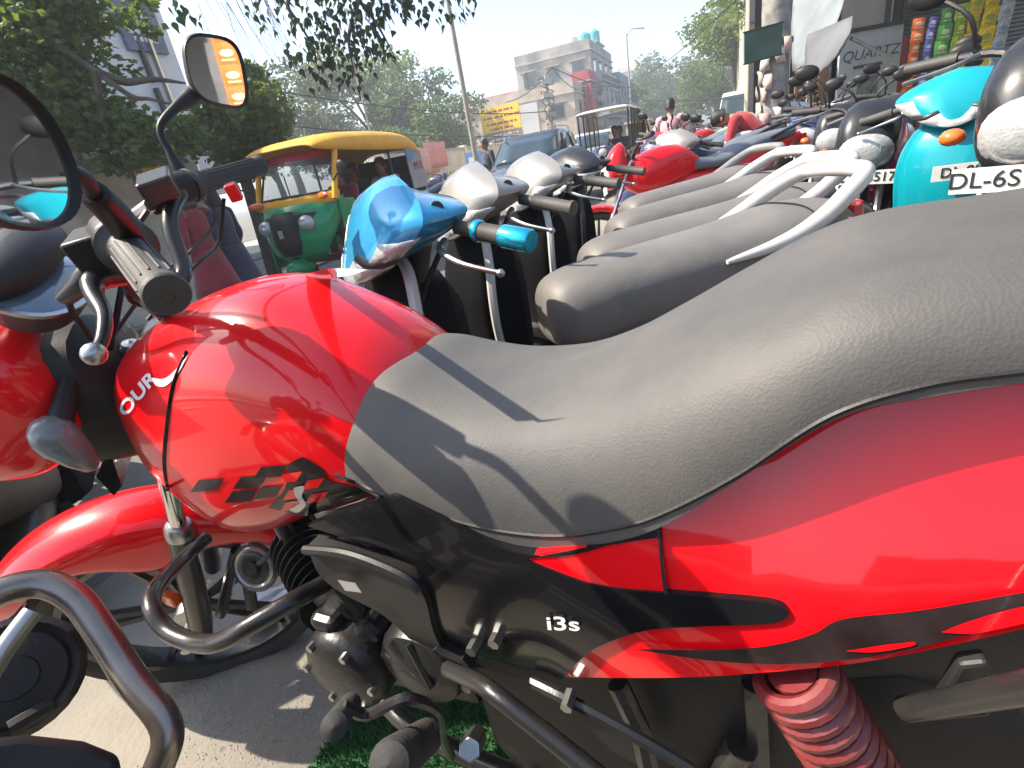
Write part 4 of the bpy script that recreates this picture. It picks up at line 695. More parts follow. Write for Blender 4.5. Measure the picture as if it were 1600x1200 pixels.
p = pix(820, 190, 46); t = thing('hoarding', 'blank white hoarding panel beside the yellow signboard', 'sign', face_to(p, -D_)); g = G(); g.box((0, 0, 0), (2.4, 2.4, .1)); g.build('board', WHITEB, t, smooth=False)
for a in (-1, 1): g = G(); g.box((a*1.22, 0, .0), (.08, 2.5, .14)); g.build('frame', STEEL, t, smooth=False)
# compound wall, banners, hedge on the left
t = thing('wall', 'long low cream compound wall behind the hedge across the street', 'wall', st(20, 11.6, GZ)); g = G(); g.box((11, .1, 1.0), (26, .2, 2.0)); g.build('wall_face', CREAM, t, smooth=False); g = G(); g.box((11, .1, 2.05), (26, .3, .1)); g.build('coping', CONC, t, smooth=False)
for k in range(7): g = G(); g.box((-1.5+k*4, .1, 1.1), (.35, .32, 2.2)); g.build('pillar', CREAM, t, smooth=False)
for px, py, lab, c_ in [(690, 240, 'faded pink banner tied on the compound wall', (.62, .24, .22)), (612, 262, 'pinkish cloth banner half hidden by the auto rickshaw roof', (.60, .32, .26))]:
    x, y, z = stp(px, py, 24); g = G(st(x, 11.3, z)); g.loft([[(q*.25, .03*math.sin(q*1.3), zz) for q in range(9)] for zz in (.55, .2, -.2, -.5)], closed=False); finish(g.build('banner', mat('banner'+lab[:5], c_, .8), solid=.01), lab, 'banner')
x, y, z = stp(742, 255, 19); t = thing('signboard', 'small blue and white notice board at the foot of the lamp pole', 'sign', face_to(pix(742, 258, 18.5), -D_)); g = G(); g.box((0, 0, 0), (.55, .8, .05)); g.build('board', mat('sign_blue', (.10, .22, .45), .5), t, smooth=False); g = G(); g.box((0, .05, .03), (.34, .4, .012)); g.build('print', WHITEB, t, smooth=False)
def foliage(name, clumps, n, size, m, parent=None, bend=.3, droop=0, shape='leaf', T=None):
    vs = []; fs = []; tot = sum(c_[3]**2.2 for c_ in clumps)
    for cx, cy, cz, r_, *sq in clumps:
        k = int(n*(r_**2.2)/tot); sz = sq[0] if sq else .75
        for i in range(k):
            d = Vector((random.gauss(0, 1), random.gauss(0, 1), random.gauss(0, 1))).normalized()*(random.random()**.42)*r_
            nn = noise.noise(Vector((cx+d.x, cy+d.y, cz+d.z))*(1.6/max(r_, .4)))
            if nn < -.16: continue
            p = Vector((cx+d.x, cy+d.y, cz+d.z*sz)); a = random.uniform(0, 6.28); s_ = size*random.uniform(.6, 1.25)
            ax = Vector((math.cos(a), math.sin(a), random.uniform(-.8, .3)-droop)).normalized(); sd_ = ax.cross(Vector((random.uniform(-1, 1), random.uniform(-1, 1), random.uniform(-.3, 1)))).normalized()*s_*.42; up = ax.cross(sd_).normalized()*s_*bend
            q = len(vs)
            vs += [p, p+ax*s_*.45+sd_, p+ax*s_*1.05, p+ax*s_*.45-sd_, p+ax*s_*.5-up*.5]
            fs += [(q, q+1, q+4), (q+1, q+2, q+4), (q+2, q+3, q+4), (q+3, q, q+4)]
    g = G(T); g.add(vs, fs); o = g.build(name, m, parent, smooth=False); o['kind'] = 'stuff'; return o
def leafmat(name, c, c2, tr_=.35):
    m = mat('leaf_'+name, c, .55, var=.3, vs=2.2, col2=c2, spec=.35); n = m.node_tree.nodes; l = m.node_tree.links; p = n['Principled BSDF']
    tl = n.new('ShaderNodeBsdfTranslucent'); tl.inputs[0].default_value = (c2[0]*1.6, c2[1]*1.8, c2[2]*.8, 1); mx = n.new('ShaderNodeMixShader'); mx.inputs[0].default_value = tr_
    l.new(p.outputs[0], mx.inputs[1]); l.new(tl.outputs[0], mx.inputs[2]); l.new(mx.outputs[0], n['Material Output'].inputs[0]); return m
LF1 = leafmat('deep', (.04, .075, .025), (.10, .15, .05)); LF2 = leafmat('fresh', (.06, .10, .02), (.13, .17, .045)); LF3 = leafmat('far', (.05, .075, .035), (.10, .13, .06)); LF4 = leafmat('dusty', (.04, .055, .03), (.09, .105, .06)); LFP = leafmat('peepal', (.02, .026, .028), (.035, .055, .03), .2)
def tree(label, M, h, tr_, clumps, n, size, lm, limbs=6, name='tree', trunkh=None, group=None):
    t = thing(name, label, 'tree', M, group); th = trunkh or h*.35; g = G()
    g.tube([(0, 0, -.1), (.06*h*.2, 0, th*.5), (0, .03*h*.2, th), (.0, 0, h*.75)], [tr_*1.25, tr_, tr_*.8, tr_*.25], 10, smooth=4); g.build('trunk', BARK, t)
    for i in range(min(limbs, len(clumps))):
        c_ = clumps[i]; g = G(); z0 = th*random.uniform(.75, 1.1); g.tube([(0, 0, z0), (c_[0]*.4, c_[1]*.4, z0+(c_[2]-z0)*.55+.2), (c_[0]*.9, c_[1]*.9, c_[2])], [tr_*.5, tr_*.3, tr_*.08], 7, smooth=4); g.build('branch', BARK, t)
    foliage('crown', clumps, n, size, lm, t); return t
def rcl(k, R_, z, sp, flat=1): return [(random.uniform(-sp, sp), random.uniform(-sp, sp), z+random.uniform(-sp, sp)*.6*flat, R_*random.uniform(.6, 1.1)) for _ in range(k)]
random.seed(5)
def treeat(label, px, d, h, k, R_, sp, n, size, lm, zf=.7, flat=1, **kw):
    p = pix(px, 300, d); return tree(label, Matrix.Translation((p.x, p.y, GZ)), h, h*.028, rcl(k, R_, h*zf, sp, flat), n, size, lm, **kw)
treeat('wide umbrella shaped acacia tree seen above the auto rickshaw', 612, 44, 10.2, 12, 1.9, 3.4, 8000, .26, LF2, .80, .35, limbs=9)
treeat('dusty grey green tree left of the acacia', 545, 50, 9.2, 9, 2.2, 3.4, 6000, .3, LF4, .6)
treeat('dense bushy tree right of the acacia behind the pink banner', 700, 42, 8.4, 10, 2.0, 3.2, 9000, .26, LF3, .62); treeat('tall dusty tree directly behind the thin lamp post', 735, 62, 8.8, 10, 2.0, 3.0, 9000, .28, LF4, .62)
treeat('dark evergreen tree low behind the auto rickshaw rear', 655, 38, 6.2, 8, 1.7, 2.8, 7000, .24, LF1, .55); treeat('hazy tall tree behind the hanging branches at left', 470, 40, 9.4, 9, 2.2, 3.0, 7000, .28, LF4, .66)
treeat('round tree on the left beyond the building stalls', 440, 34, 6.6, 7, 1.7, 2.2, 6000, .24, LF3, .66)
treeat('tree standing behind the far end of the house row', 1010, 95, 12.5, 10, 3.6, 5, 6000, .5, LF3, .6); treeat('broad hazy tree closing the end of the street', 1065, 110, 11, 12, 4, 7, 6000, .6, LF4, .55); treeat('second hazy tree at the far end of the street', 1120, 90, 11, 12, 3.2, 5, 6000, .5, LF4, .55)
treeat('bright green roadside tree at the right of the vanishing street', 1150, 42, 9.6, 12, 1.8, 2.6, 9000, .24, LF2, .68); treeat('tall leafy roadside tree behind the lamp post on the right', 1190, 34, 11.5, 12, 1.7, 2.2, 9000, .22, LF2, .62)
treeat('low bushy tree under the tall one on the right roadside', 1130, 60, 8.5, 10, 2.2, 3.2, 6000, .32, LF2, .5); treeat('dark bushes tree beyond the house row', 985, 80, 9, 8, 2.6, 4, 5000, .4, LF1, .5)
g = G(st(16, 10.6, GZ)); o = foliage('hedge', [(k*.9, random.uniform(-.3, .3), .55+random.uniform(0, .2), .75) for k in range(14)], 12000, .09, LF2, T=st(15.5, 9.6, GZ)); finish(o, 'low bright green hedge along the left side of the street', 'hedge', kind='stuff')
# leaning lamp pole and other poles, wires
def pole(label, px, py, d, h, r_, m, cat='pole', name='pole', lean=0, lampc=True):
    p = pix(px, py, d); t = thing(name, label, cat, Matrix.Translation((p.x, p.y, GZ)) @ Matrix.Rotation(R(lean), 4, 'Y')); g = G(); g.cyl((0, 0, 0), (0, 0, h), r_*1.2, r_*.7, 10); g.build('shaft', m, t)
    if lampc: g = G(); g.tube([(0, 0, h-.2), (.5, .2, h+.3), (1.3, .5, h+.35)], r_*.5, 6, smooth=3); g.build('arm', m, t); g = G(); g.box((1.5, .58, h+.33), (.6, .2, .1), rz=.36); g.build('lamp_head', STEEL, t, smooth=False)
    return t
POLEM = mat('pole_paint', (.28, .26, .23), .6, .3, dust=.3)
pole('thin tall street lamp pole rising left of the grey car', 743, 245, 17, 9, .07, POLEM, 'lamp post', 'lamp_post'); pole('thin steel pole seen through the hanging leaves', 577, 200, 30, 8, .05, POLEM, lampc=False)
pole('tall slim lamp post standing on the right roadside', 1168, 200, 18, 9, .09, mat('pole_pale', (.45, .42, .32), .6), 'lamp post', 'lamp_post'); pole('street lamp post rising at the end of the house row', 985, 150, 54, 9.2, .08, POLEM, 'lamp post', 'lamp_post')
cp = pole('cable pole hung with tangled wires in front of the cream house', 862, 200, 40, 5.8, .16, mat('pole_concrete', (.3, .28, .25), .9), lampc=False)
for k in range(9):
    a = k*.7; z = 2.2+k*.4; g = G(); g.tube([(.2*math.cos(b)*(1+.2*k % 2), .25*math.sin(b), z+.25*math.sin(b+a)) for b in [2*math.pi*j/12 for j in range(12)]], .03, 5, closed=True); g.build('cable_coil', BLACK, cp)
for k, z in enumerate((5.4, 4.6, 3.4)): g = G(); g.box((0, -.12, z), (.7, .3, .3)); g.build('junction_box', GREYB, cp, smooth=False)
def wire(label, a, b, sag, r_=.012):
    g = G(); P = [a.lerp(b, i/20)-Vector((0, 0, sag*4*(i/20)*(1-i/20))) for i in range(21)]; g.tube(P, r_, 5); finish(g.build('cable', BLACK), label, 'cable', 'overhead cables')
pt = pix(862, 105, 40)
wire('overhead cable spanning above the auto rickshaw toward the cable pole', pix(380, 133, 22), pix(870, 172, 40), .5, .03); wire('lower overhead cable crossing behind the auto rickshaw roof', pix(430, 195, 22), pix(870, 208, 40), .3, .03)
wire('cable from the cable pole down left to the pinkish house', pt, pix(790, 160, 42), .4, .03); wire('cable from the cable pole down right to the pale house', pt, pix(905, 140, 50), .3, .03); wire('cable crossing in front of the red house', pt, pix(1020, 128, 60), .8, .035)
wire('long cable over the street between house row and right side', pix(960, 150, 50), pix(1170, 152, 20), .2, .025); wire('high thin cable slanting up across the open sky', pix(990, 120, 40), pix(1150, 0, 12), .3, .012)

# ------------------------------------------------------------------ right side: trunk post, kiosk wall, shutter, sachets
p = pix(1207, 200, 7.6); t = thing('post', 'rough pale concrete post plastered with torn posters on the right', 'post', Matrix.Translation((p.x, p.y, GZ)))
rg = []
for i in range(30):
    z = i*.16; rr = .165-.0012*i; rg.append([((rr+.012*noise.noise(Vector((math.cos(a)*2, math.sin(a)*2, z*2))))*math.cos(a), (rr+.012*noise.noise(Vector((math.cos(a)*2+5, math.sin(a)*2, z*2))))*math.sin(a), z) for a in [2*math.pi*j/20 for j in range(20)]])
g = G(); g.loft(rg); g.build('shaft', mat('post_concrete', (.17, .16, .145), .95, var=.45, vs=7, bump=.8, bs=25, col2=(.32, .305, .28)), t, ang=80)
for z in (1.75, 2.3): g = G(); g.lathe((0, 0, z), (0, 0, 1), [(.17, 0), (.185, 0), (.185, .05), (.17, .05)], 20); g.build('band', DARKGREY, t)
random.seed(9)
for k in range(14):
    z = random.uniform(.7, 1.75); a = R(random.uniform(150, 300)); g = G(); w_ = random.uniform(.06, .13)
    g.loft([[(.185*math.cos(a+w_*q*3)+random.uniform(-.02, .02), .185*math.sin(a+w_*q*3)+random.uniform(-.02, .01), z+zz) for q in (-1, 0, 1)] for zz in (0, .08, .16)], closed=False); g.build('torn_poster', mat('paper%d' % (k % 4), [(.55, .40, .35), (.5, .48, .44), (.45, .30, .28), (.30, .27, .24)][k % 4], .9), t, solid=.003)
p = pix(1192, 68, 7.2); t = thing('hanging_board', 'dark green board tied to the concrete post by wire', 'sign', face_to(p, Vector((.1, -1, -.1)), CU*.93-CR*.28)); g = G(); g.box((0, 0, 0), (.44, .30, .02)); g.build('board', mat('green_board', (.06, .115, .085), .6, var=.2, vs=4), t, smooth=False)
for y in (-.15, .15): g = G(); g.box((0, y, .006), (.46, .012, .03)); g.build('frame', BLACKMETAL, t, smooth=False)
KY = 9.6
def kx(px, py): return pixy(px, py, KY)
t = thing('shop_wall', 'shop front wall with grey roller shutter behind the right row', 'shop front', Matrix.Translation((6.3, KY, GZ)))
xR = 15.0-6.3; a = kx(1402, 120).x-6.3
g = G(); g.box((xR/2, .35, 3.0), (xR, .3, 6)); g.build('wall', GREYB, t, smooth=False)
nS = 46
for k in range(nS):
    g = G(); z = .12+k*.062; g.box(((a+xR)/2+.02, .165, z), (xR-a-.1, .05, .052)); g.build('shutter_slat', SHUT, t, smooth=False, bevel=.008)
g = G(); g.box((a-.12, .12, 1.5), (.14, .2, 3.0)); g.build('door_post', DARKGREY, t, smooth=False); g = G(); g.box(((a+xR)/2, .05, 3.12), (xR-a+.2, .5, .3)); g.build('shutter_box', mat('rust_red', (.20, .05, .045), .7, var=.3), t, smooth=False)
g = G(); g.prism([(a-.5, .1, 3.3), (xR, .1, 3.3), (xR, -1.6, 2.95), (a-.5, -1.6, 2.95)], (0, 0, .04)); g.build('canopy', mat('canopy_red', (.12, .03, .035), .8), t, smooth=False)
q0, q1 = kx(1315, 60), kx(1395, 195); bx = (q0.x+q1.x)/2; bz = (q0.z+q1.z)/2
t = thing('shop_board', 'white brand board with QUARTZ lettering and red border', 'sign', Matrix.Translation((bx, KY+.04, bz))); bw_ = q1.x-q0.x; bh = q0.z-q1.z+.1
g = G(); g.box((0, 0, 0), (bw_, .05, bh)); g.build('board', mat('board_white', (.50, .54, .55), .4, coat=.4, var=.06), t, smooth=False); g = G(); g.box((bw_/2+.05, 0, -.1), (.10, .06, bh-.2)); g.build('red_strip', REDP, t, smooth=False); g = G(); g.box((0, 0, -bh/2-.05), (bw_+.2, .06, .1)); g.build('red_strip', REDP, t, smooth=False); g = G(); g.box((0, -.02, bh/2+.03), (bw_+.1, .08, .06)); g.build('top_rail', DARKGREY, t, smooth=False)
text('QUARTZ', .22, face_to((0, -.030, bh*.28), (0, -1, 0)), mat('line_grey', (.10, .10, .105), .5), t, shear=.2, sx=1.1); g = G(); g.box((-.03, -.028, bh*.28-.17), (.5, .006, .05)); g.build('small_line', mat('line_grey', (.35, .36, .37), .5), t, smooth=False)
g = G(); g.box((0, -.028, -.12), (.36, .006, .46)); pc = g.build('picture', mat('picture_dark', (.05, .06, .06), .5, var=.5, vs=6, col2=(.3, .33, .30)), t, smooth=False); g = G(); g.ell((0, -.03, -.13), (.11, .006, .17)); g.build('picture_motif', mat('picture_motif', (.22, .26, .22), .5, var=.4, vs=12), pc)
# neighbouring bays left of the board
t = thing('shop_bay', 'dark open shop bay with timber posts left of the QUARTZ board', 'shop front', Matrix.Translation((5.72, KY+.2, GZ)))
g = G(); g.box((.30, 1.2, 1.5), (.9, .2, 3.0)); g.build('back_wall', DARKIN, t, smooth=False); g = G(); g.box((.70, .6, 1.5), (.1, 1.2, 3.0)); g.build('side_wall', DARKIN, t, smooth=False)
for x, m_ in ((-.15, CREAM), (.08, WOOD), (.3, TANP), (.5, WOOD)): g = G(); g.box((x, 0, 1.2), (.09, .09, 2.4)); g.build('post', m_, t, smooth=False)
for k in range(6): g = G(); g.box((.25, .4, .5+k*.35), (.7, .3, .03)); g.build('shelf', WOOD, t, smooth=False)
def tarp(label, P, m):
    g = G(); A, B, C_, D2 = [pix(*q) for q in P]; rows = []
    for i in range(9):
        v = i/8; row_ = []
        for j in range(13):
            u_ = j/12; q = A.lerp(B, u_).lerp(D2.lerp(C_, u_), v); q = q+Vector((0, .05*math.sin(u_*9+v*3), -.10*math.sin(math.pi*u_)*v+.02*math.sin(u_*37)*(v > .95))); row_.append(q)
        rows.append(row_)
    g.loft(rows, closed=False); finish(g.build('awning', m, solid=.012, ang=80), label, 'awning', 'awnings over the right side shops')
tarp('grey tarpaulin awning nearest the street with torn lower edge', [(1262, 55, 9.2), (1335, 25, 8.6), (1318, 70, 7.9), (1262, 122, 8.6)], TARP)
tarp('pale blue grey tarpaulin awning sloping behind the concrete post', [(1240, 0, 11), (1330, -40, 9.8), (1300, 52, 8.8), (1240, 112, 10)], mat('pale_tarpaulin', (.17, .19, .20), .8, var=.15, vs=2, bump=.5, bs=5))
for k, (a_, b_) in enumerate([((1248, 105, 9.0), (1290, 150, 9.2)), ((1330, 60, 8.2), (1395, 92, 9.0))]):
    g = G(); g.cyl(pix(*a_), pix(*b_), .02, n=6); finish(g.build('awning_strut', WOOD if k == 0 else STEEL), ['thin timber strut propping the pale awning', 'pale strut crossing the QUARTZ board corner'][k], 'strut')
building('grey upper storey block above the awnings on the right', Matrix.Translation((0, 0, 0)) @ st(9.4, -7.5, 2.9), 9, 5.0, 5, GREYB, 2, (2, 1), parapet=False)
building('cream house with balcony columns behind the concrete post', st(19, -8, GZ), 12, 6.2, 10, CREAM, 3, (4, 4)); building('tan narrow house further along the right side', st(32, -8.4, GZ), 10, 6.6, 7.5, TANP, 3, (3, 3))
# right side shops beside and behind the camera (seen in the mirrors)
t = thing('shop_row', 'row of shop fronts running along the near right side', 'shop front', Matrix.Translation((9.2, -14, GZ)) ); g = G(); g.box((.3, 12, 2.4), (.4, 22, 4.8)); g.build('wall', mat('dark_reflect_wall', (.12, .12, .11), .9, var=.4, vs=.8), t, smooth=False)  # wall colour darkened to stand in for shade in the mirrors
for k in range(5): g = G(); g.box((-.7, 1.5+k*4.4, 2.9), (1.6, 3.6, .08), rot=Matrix.Rotation(-.25, 3, 'Y')); g.build('awning', [TARP, mat('green_tarp', (.03, .16, .09), .8), TARP, BLUEB, TARP][k], t, smooth=False)
for k in range(4): g = G(); g.box((.02, 3+k*5.4, 1.3), (.2, 3.6, 2.5)); g.build('shutter', SHUT, t, smooth=False)
t = thing('shop_row', 'long dark shop building added out of view behind the camera to dim reflections', 'shop front', Matrix.Translation((-9, -10, GZ)) ); g = G(); g.box((9, -.3, 1.6), (18, .4, 3.2)); g.build('wall', mat('dark_reflect_wall', (0, 0, 0)), t, smooth=False)  # unseen building added to darken paint reflections and ambient light
for k in range(4): g = G(); g.box((2.4+k*4.4, -.05, 1.25), (3.0, .2, 2.4)); g.build('opening', DARKIN, t, smooth=False)
# sachet strips
PK = {'orange': (.80, .16, .01), 'violet': (.16, .15, .42), 'green': (.10, .36, .07), 'lime': (.32, .45, .03), 'yellow': (.80, .58, .01), 'pale': (.5, .52, .5)}
_pil = {}
def pillow(w_, h, c):
    key = (w_, h, c)
    if key not in _pil:
        g = G(); N = 6
        g.loft([[((i/N-.5)*w_*(1-.06*math.sin(math.pi*j/N)), -.018*math.sin(math.pi*i/N)*math.sin(math.pi*j/N)-(.002), (j/N-.5)*h) for i in range(N+1)] for j in range(N+1)], closed=False)
        g.loft([[((i/N-.5)*w_, .002, (j/N-.5)*h) for i in range(N+1)] for j in (0, N)], closed=False)
        o = g.build('sachet', mat('sachet_'+c, PK[c], .25, 0, .6, var=.25, vs=22, bump=.5, bs=30)); _pil[key] = o.data; bpy.data.objects.remove(o)
        g = G(); g.ell((0, -.02, .0), (w_*.3, .004, h*.17), 10, 6); g.box((0, -.016, -h*.3), (w_*.6, .004, h*.08)); o = g.build('print', mat('print_'+c, {'orange': (.75, .55, .35), 'violet': (.6, .62, .7), 'green': (.55, .6, .3), 'lime': (.7, .7, .2), 'yellow': (.3, .35, .05), 'pale': (.2, .3, .4)}[c], .3)); _pil[key+(1,)] = o.data; bpy.data.objects.remove(o)
    return _pil[key], _pil[key+(1,)]
def strip_of(label, p, c, n_, w_, h, ang=0):
    t = thing('sachet_strip', label, 'sachet strip', Matrix.Translation(p) @ Matrix.Rotation(ang, 4, 'Y'), 'hanging sachet strips')
    A, B = pillow(w_, h, c)
    for k in range(n_):
        for me, nm, par in ((A, 'sachet', t),):
            o = bpy.data.objects.new(nm, me); sc.collection.objects.link(o); o.parent = par; o.location = (random.uniform(-.008, .008), random.uniform(-.01, 0), -h*(k+.5)); o.rotation_euler = (random.uniform(-.12, .12), random.uniform(-.06, .06), random.uniform(-.25, .25))
            q = bpy.data.objects.new('print', B); sc.collection.objects.link(q); q.parent = o
random.seed(21)
SY = KY-1.1
for px0, py0, c, n_, w_, h, lab in [(1437, 28, 'orange', 10, .175, .15, 'long strip of orange sachets, leftmost beside the shutter edge'), (1458, 26, 'violet', 9, .12, .15, 'strip of violet sachets directly right of the orange one'), (1482, 12, 'green', 9, .2, .2, 'strip of green sachets right of the violet one'), (1507, 5, 'lime', 9, .2, .2, 'strip of lime green sachets beside the green strip'), (1530, -10, 'yellow', 9, .24, .24, 'bulky strip of yellow sachets above the teal scooter'), (1556, -20, 'yellow', 5, .24, .24, 'short strip of yellow sachets, rightmost of them'), (1580, -20, 'pale', 7, .2, .2, 'pale sachets strip at the very right edge'), (1470, 100, 'pale', 3, .2, .2, 'short strip of pale sachets half hidden by the mirror')]:
    strip_of(lab, pixy(px0, py0, SY), c, n_, w_, h, R(3))
pm = Vector((8.6, 1.2, 3.2))
for k, c in enumerate(['orange', 'yellow', 'orange', 'yellow', 'lime', 'violet', 'yellow']):
    t = thing('sachet_strip', f'{c} sachets hanging on the near right shop, seen only in mirrors, place {["one", "two", "three", "four", "five", "six", "seven"][k]}', 'sachet strip', Matrix.Translation((8.6, -1.5+k*.42, 3.0)) @ Matrix.Rotation(R(-90), 4, 'Z'), 'mirrored sachet strips')
    A, B = pillow(.36, .3, c)
    for j in range(8):
        o = bpy.data.objects.new('sachet', A); sc.collection.objects.link(o); o.parent = t; o.location = (0, 0, -.3*(j+.5)); q = bpy.data.objects.new('print', B); sc.collection.objects.link(q); q.parent = o

# ------------------------------------------------------------------ left building, stalls
bl = thing('building', 'tall white slab building with dark blue sign, top left behind the leaves', 'building', st(-2.7, 9.9, GZ))
g = G(); g.box((6, 6, 4.4), (12, 12, 5.8)); g.build('upper_wall', WHITEB, bl, smooth=False); g = G(); g.box((6, 6.3, .75), (12, 11.4, 1.5)); g.build('base', CREAM, bl, smooth=False)
Mi = bl.matrix_world.inverted(); qs = []
for px, py in [(262, 86), (228, 0), (140, -10), (196, 70)]:
    d = Mi.to_3x3() @ ray(px, py); o_ = Mi @ CAM; tt = (-.03-o_.y)/d.y; qs.append(o_+d*tt)
x0, x1, z0, z1 = qs[3].x, qs[0].x, qs[0].z, qs[1].z; xc_, zc_ = (x0+x1)/2, (z0+z1)/2; wx = abs(x1-x0); hz = z1-z0
g = G(); g.box((xc_, -.05, zc_), (wx, .08, hz)); sg = g.build('sign_panel', mat('sign_navy', (.10, .13, .20), .5, var=.15), bl, smooth=False)
for k in range(4): g = G(); g.box((xc_+(k-1.5)*wx*.14, -.10, zc_+hz*.12), (wx*.06, .02, hz*.36*(1-abs(k-1.5)*.15))); g.build('logo_bar', mat('logo_gold', (.55, .45, .15), .5), sg, smooth=False)
for k, w_ in enumerate((.7, .55)):
    for j in range(5): g = G(); g.box((xc_+(j-2)*wx*w_*.22, -.10, zc_-hz*(.16+.13*k)), (wx*w_*.15, .02, hz*.08)); g.build('letter_block', WHITEB, sg, smooth=False)
for k in range(5): g = G(); g.box((.8+k*1.2, -.04, 3.0), (.5, .08, 1.5)); g.build('window', PANE, bl, smooth=False)
for k in range(4): g = G(); g.box((11.2, -.06, 2.2+k*.9), (.06, .1, .8)); g.build('downpipe', DARKGREY, bl, smooth=False)
g = G(); g.box((11.4, -.1, 4.2), (.05, .1, 6)); g.build('downpipe', STEEL, bl, smooth=False)
# stalls: sunny low structures
t = thing('stall', 'sunlit low stall with timber lattice window and posters under the trees', 'stall', face_to(pix(205, 335, 7.4), Vector((.35, -1, 0))))
for nm, c_, d_, m_ in [('wall', (-1.2, -.6, -.3), (3.6, 2.6, .3), mat('warm_plaster', (.55, .43, .27), .8, var=.25, vs=1.5)), ('roof', (-.9, .50, .1), (3.3, .10, .9), mat('tin_roof', (.28, .27, .25), .7, var=.3, vs=2)), ('white_poster', (-.35, .28, -.13), (.42, .42, .02), WHITEB), ('yellow_notice', (-1.15, -.15, -.13), (.26, .22, .02), mat('notice_yellow', (.8, .6, .02), .5)), ('shutter_board', (.18, .28, -.13), (.42, .42, .03), WOOD), ('door', (.62, -.2, -.13), (.34, 1.3, .04), CONC)]:
    g = G(); g.box(c_, d_); g.build(nm, m_, t, smooth=False, bevel=.006)
for k in range(7): g = G(); g.box((-.55+k*.2, -.18, -.10), (.03, .42, .03)); g.build('lattice_bar', TANP, t, smooth=False)
for k in range(3): g = G(); g.box((.05, -.38+k*.2, -.07), (1.3, .03, .03)); g.build('lattice_bar', TANP, t, smooth=False)
g = G(); g.box((.05, -.18, -.13), (1.25, .42, .02)); g.build('dark_opening', WOOD, t, smooth=False)
t = thing('wall', 'pale sunlit wall with painted stripes behind the left mirror', 'wall', face_to(pix(40, 420, 7.6), Vector((.5, -1, 0)))); g = G(); g.box((-.5, .2, -.1), (4.0, 2.2, .2)); g.build('wall_face', mat('pale_wall', (.55, .50, .40), .8, var=.25, vs=2), t, smooth=False); g = G(); g.box((.9, .3, .01), (.05, 2.0, .03)); g.build('pipe', WOOD, t, smooth=False); g = G(); g.box((1.42, .95, .02), (.3, .5, .03)); g.build('orange_panel', mat('sign_yellow', (0, 0, 0)), t, smooth=False)

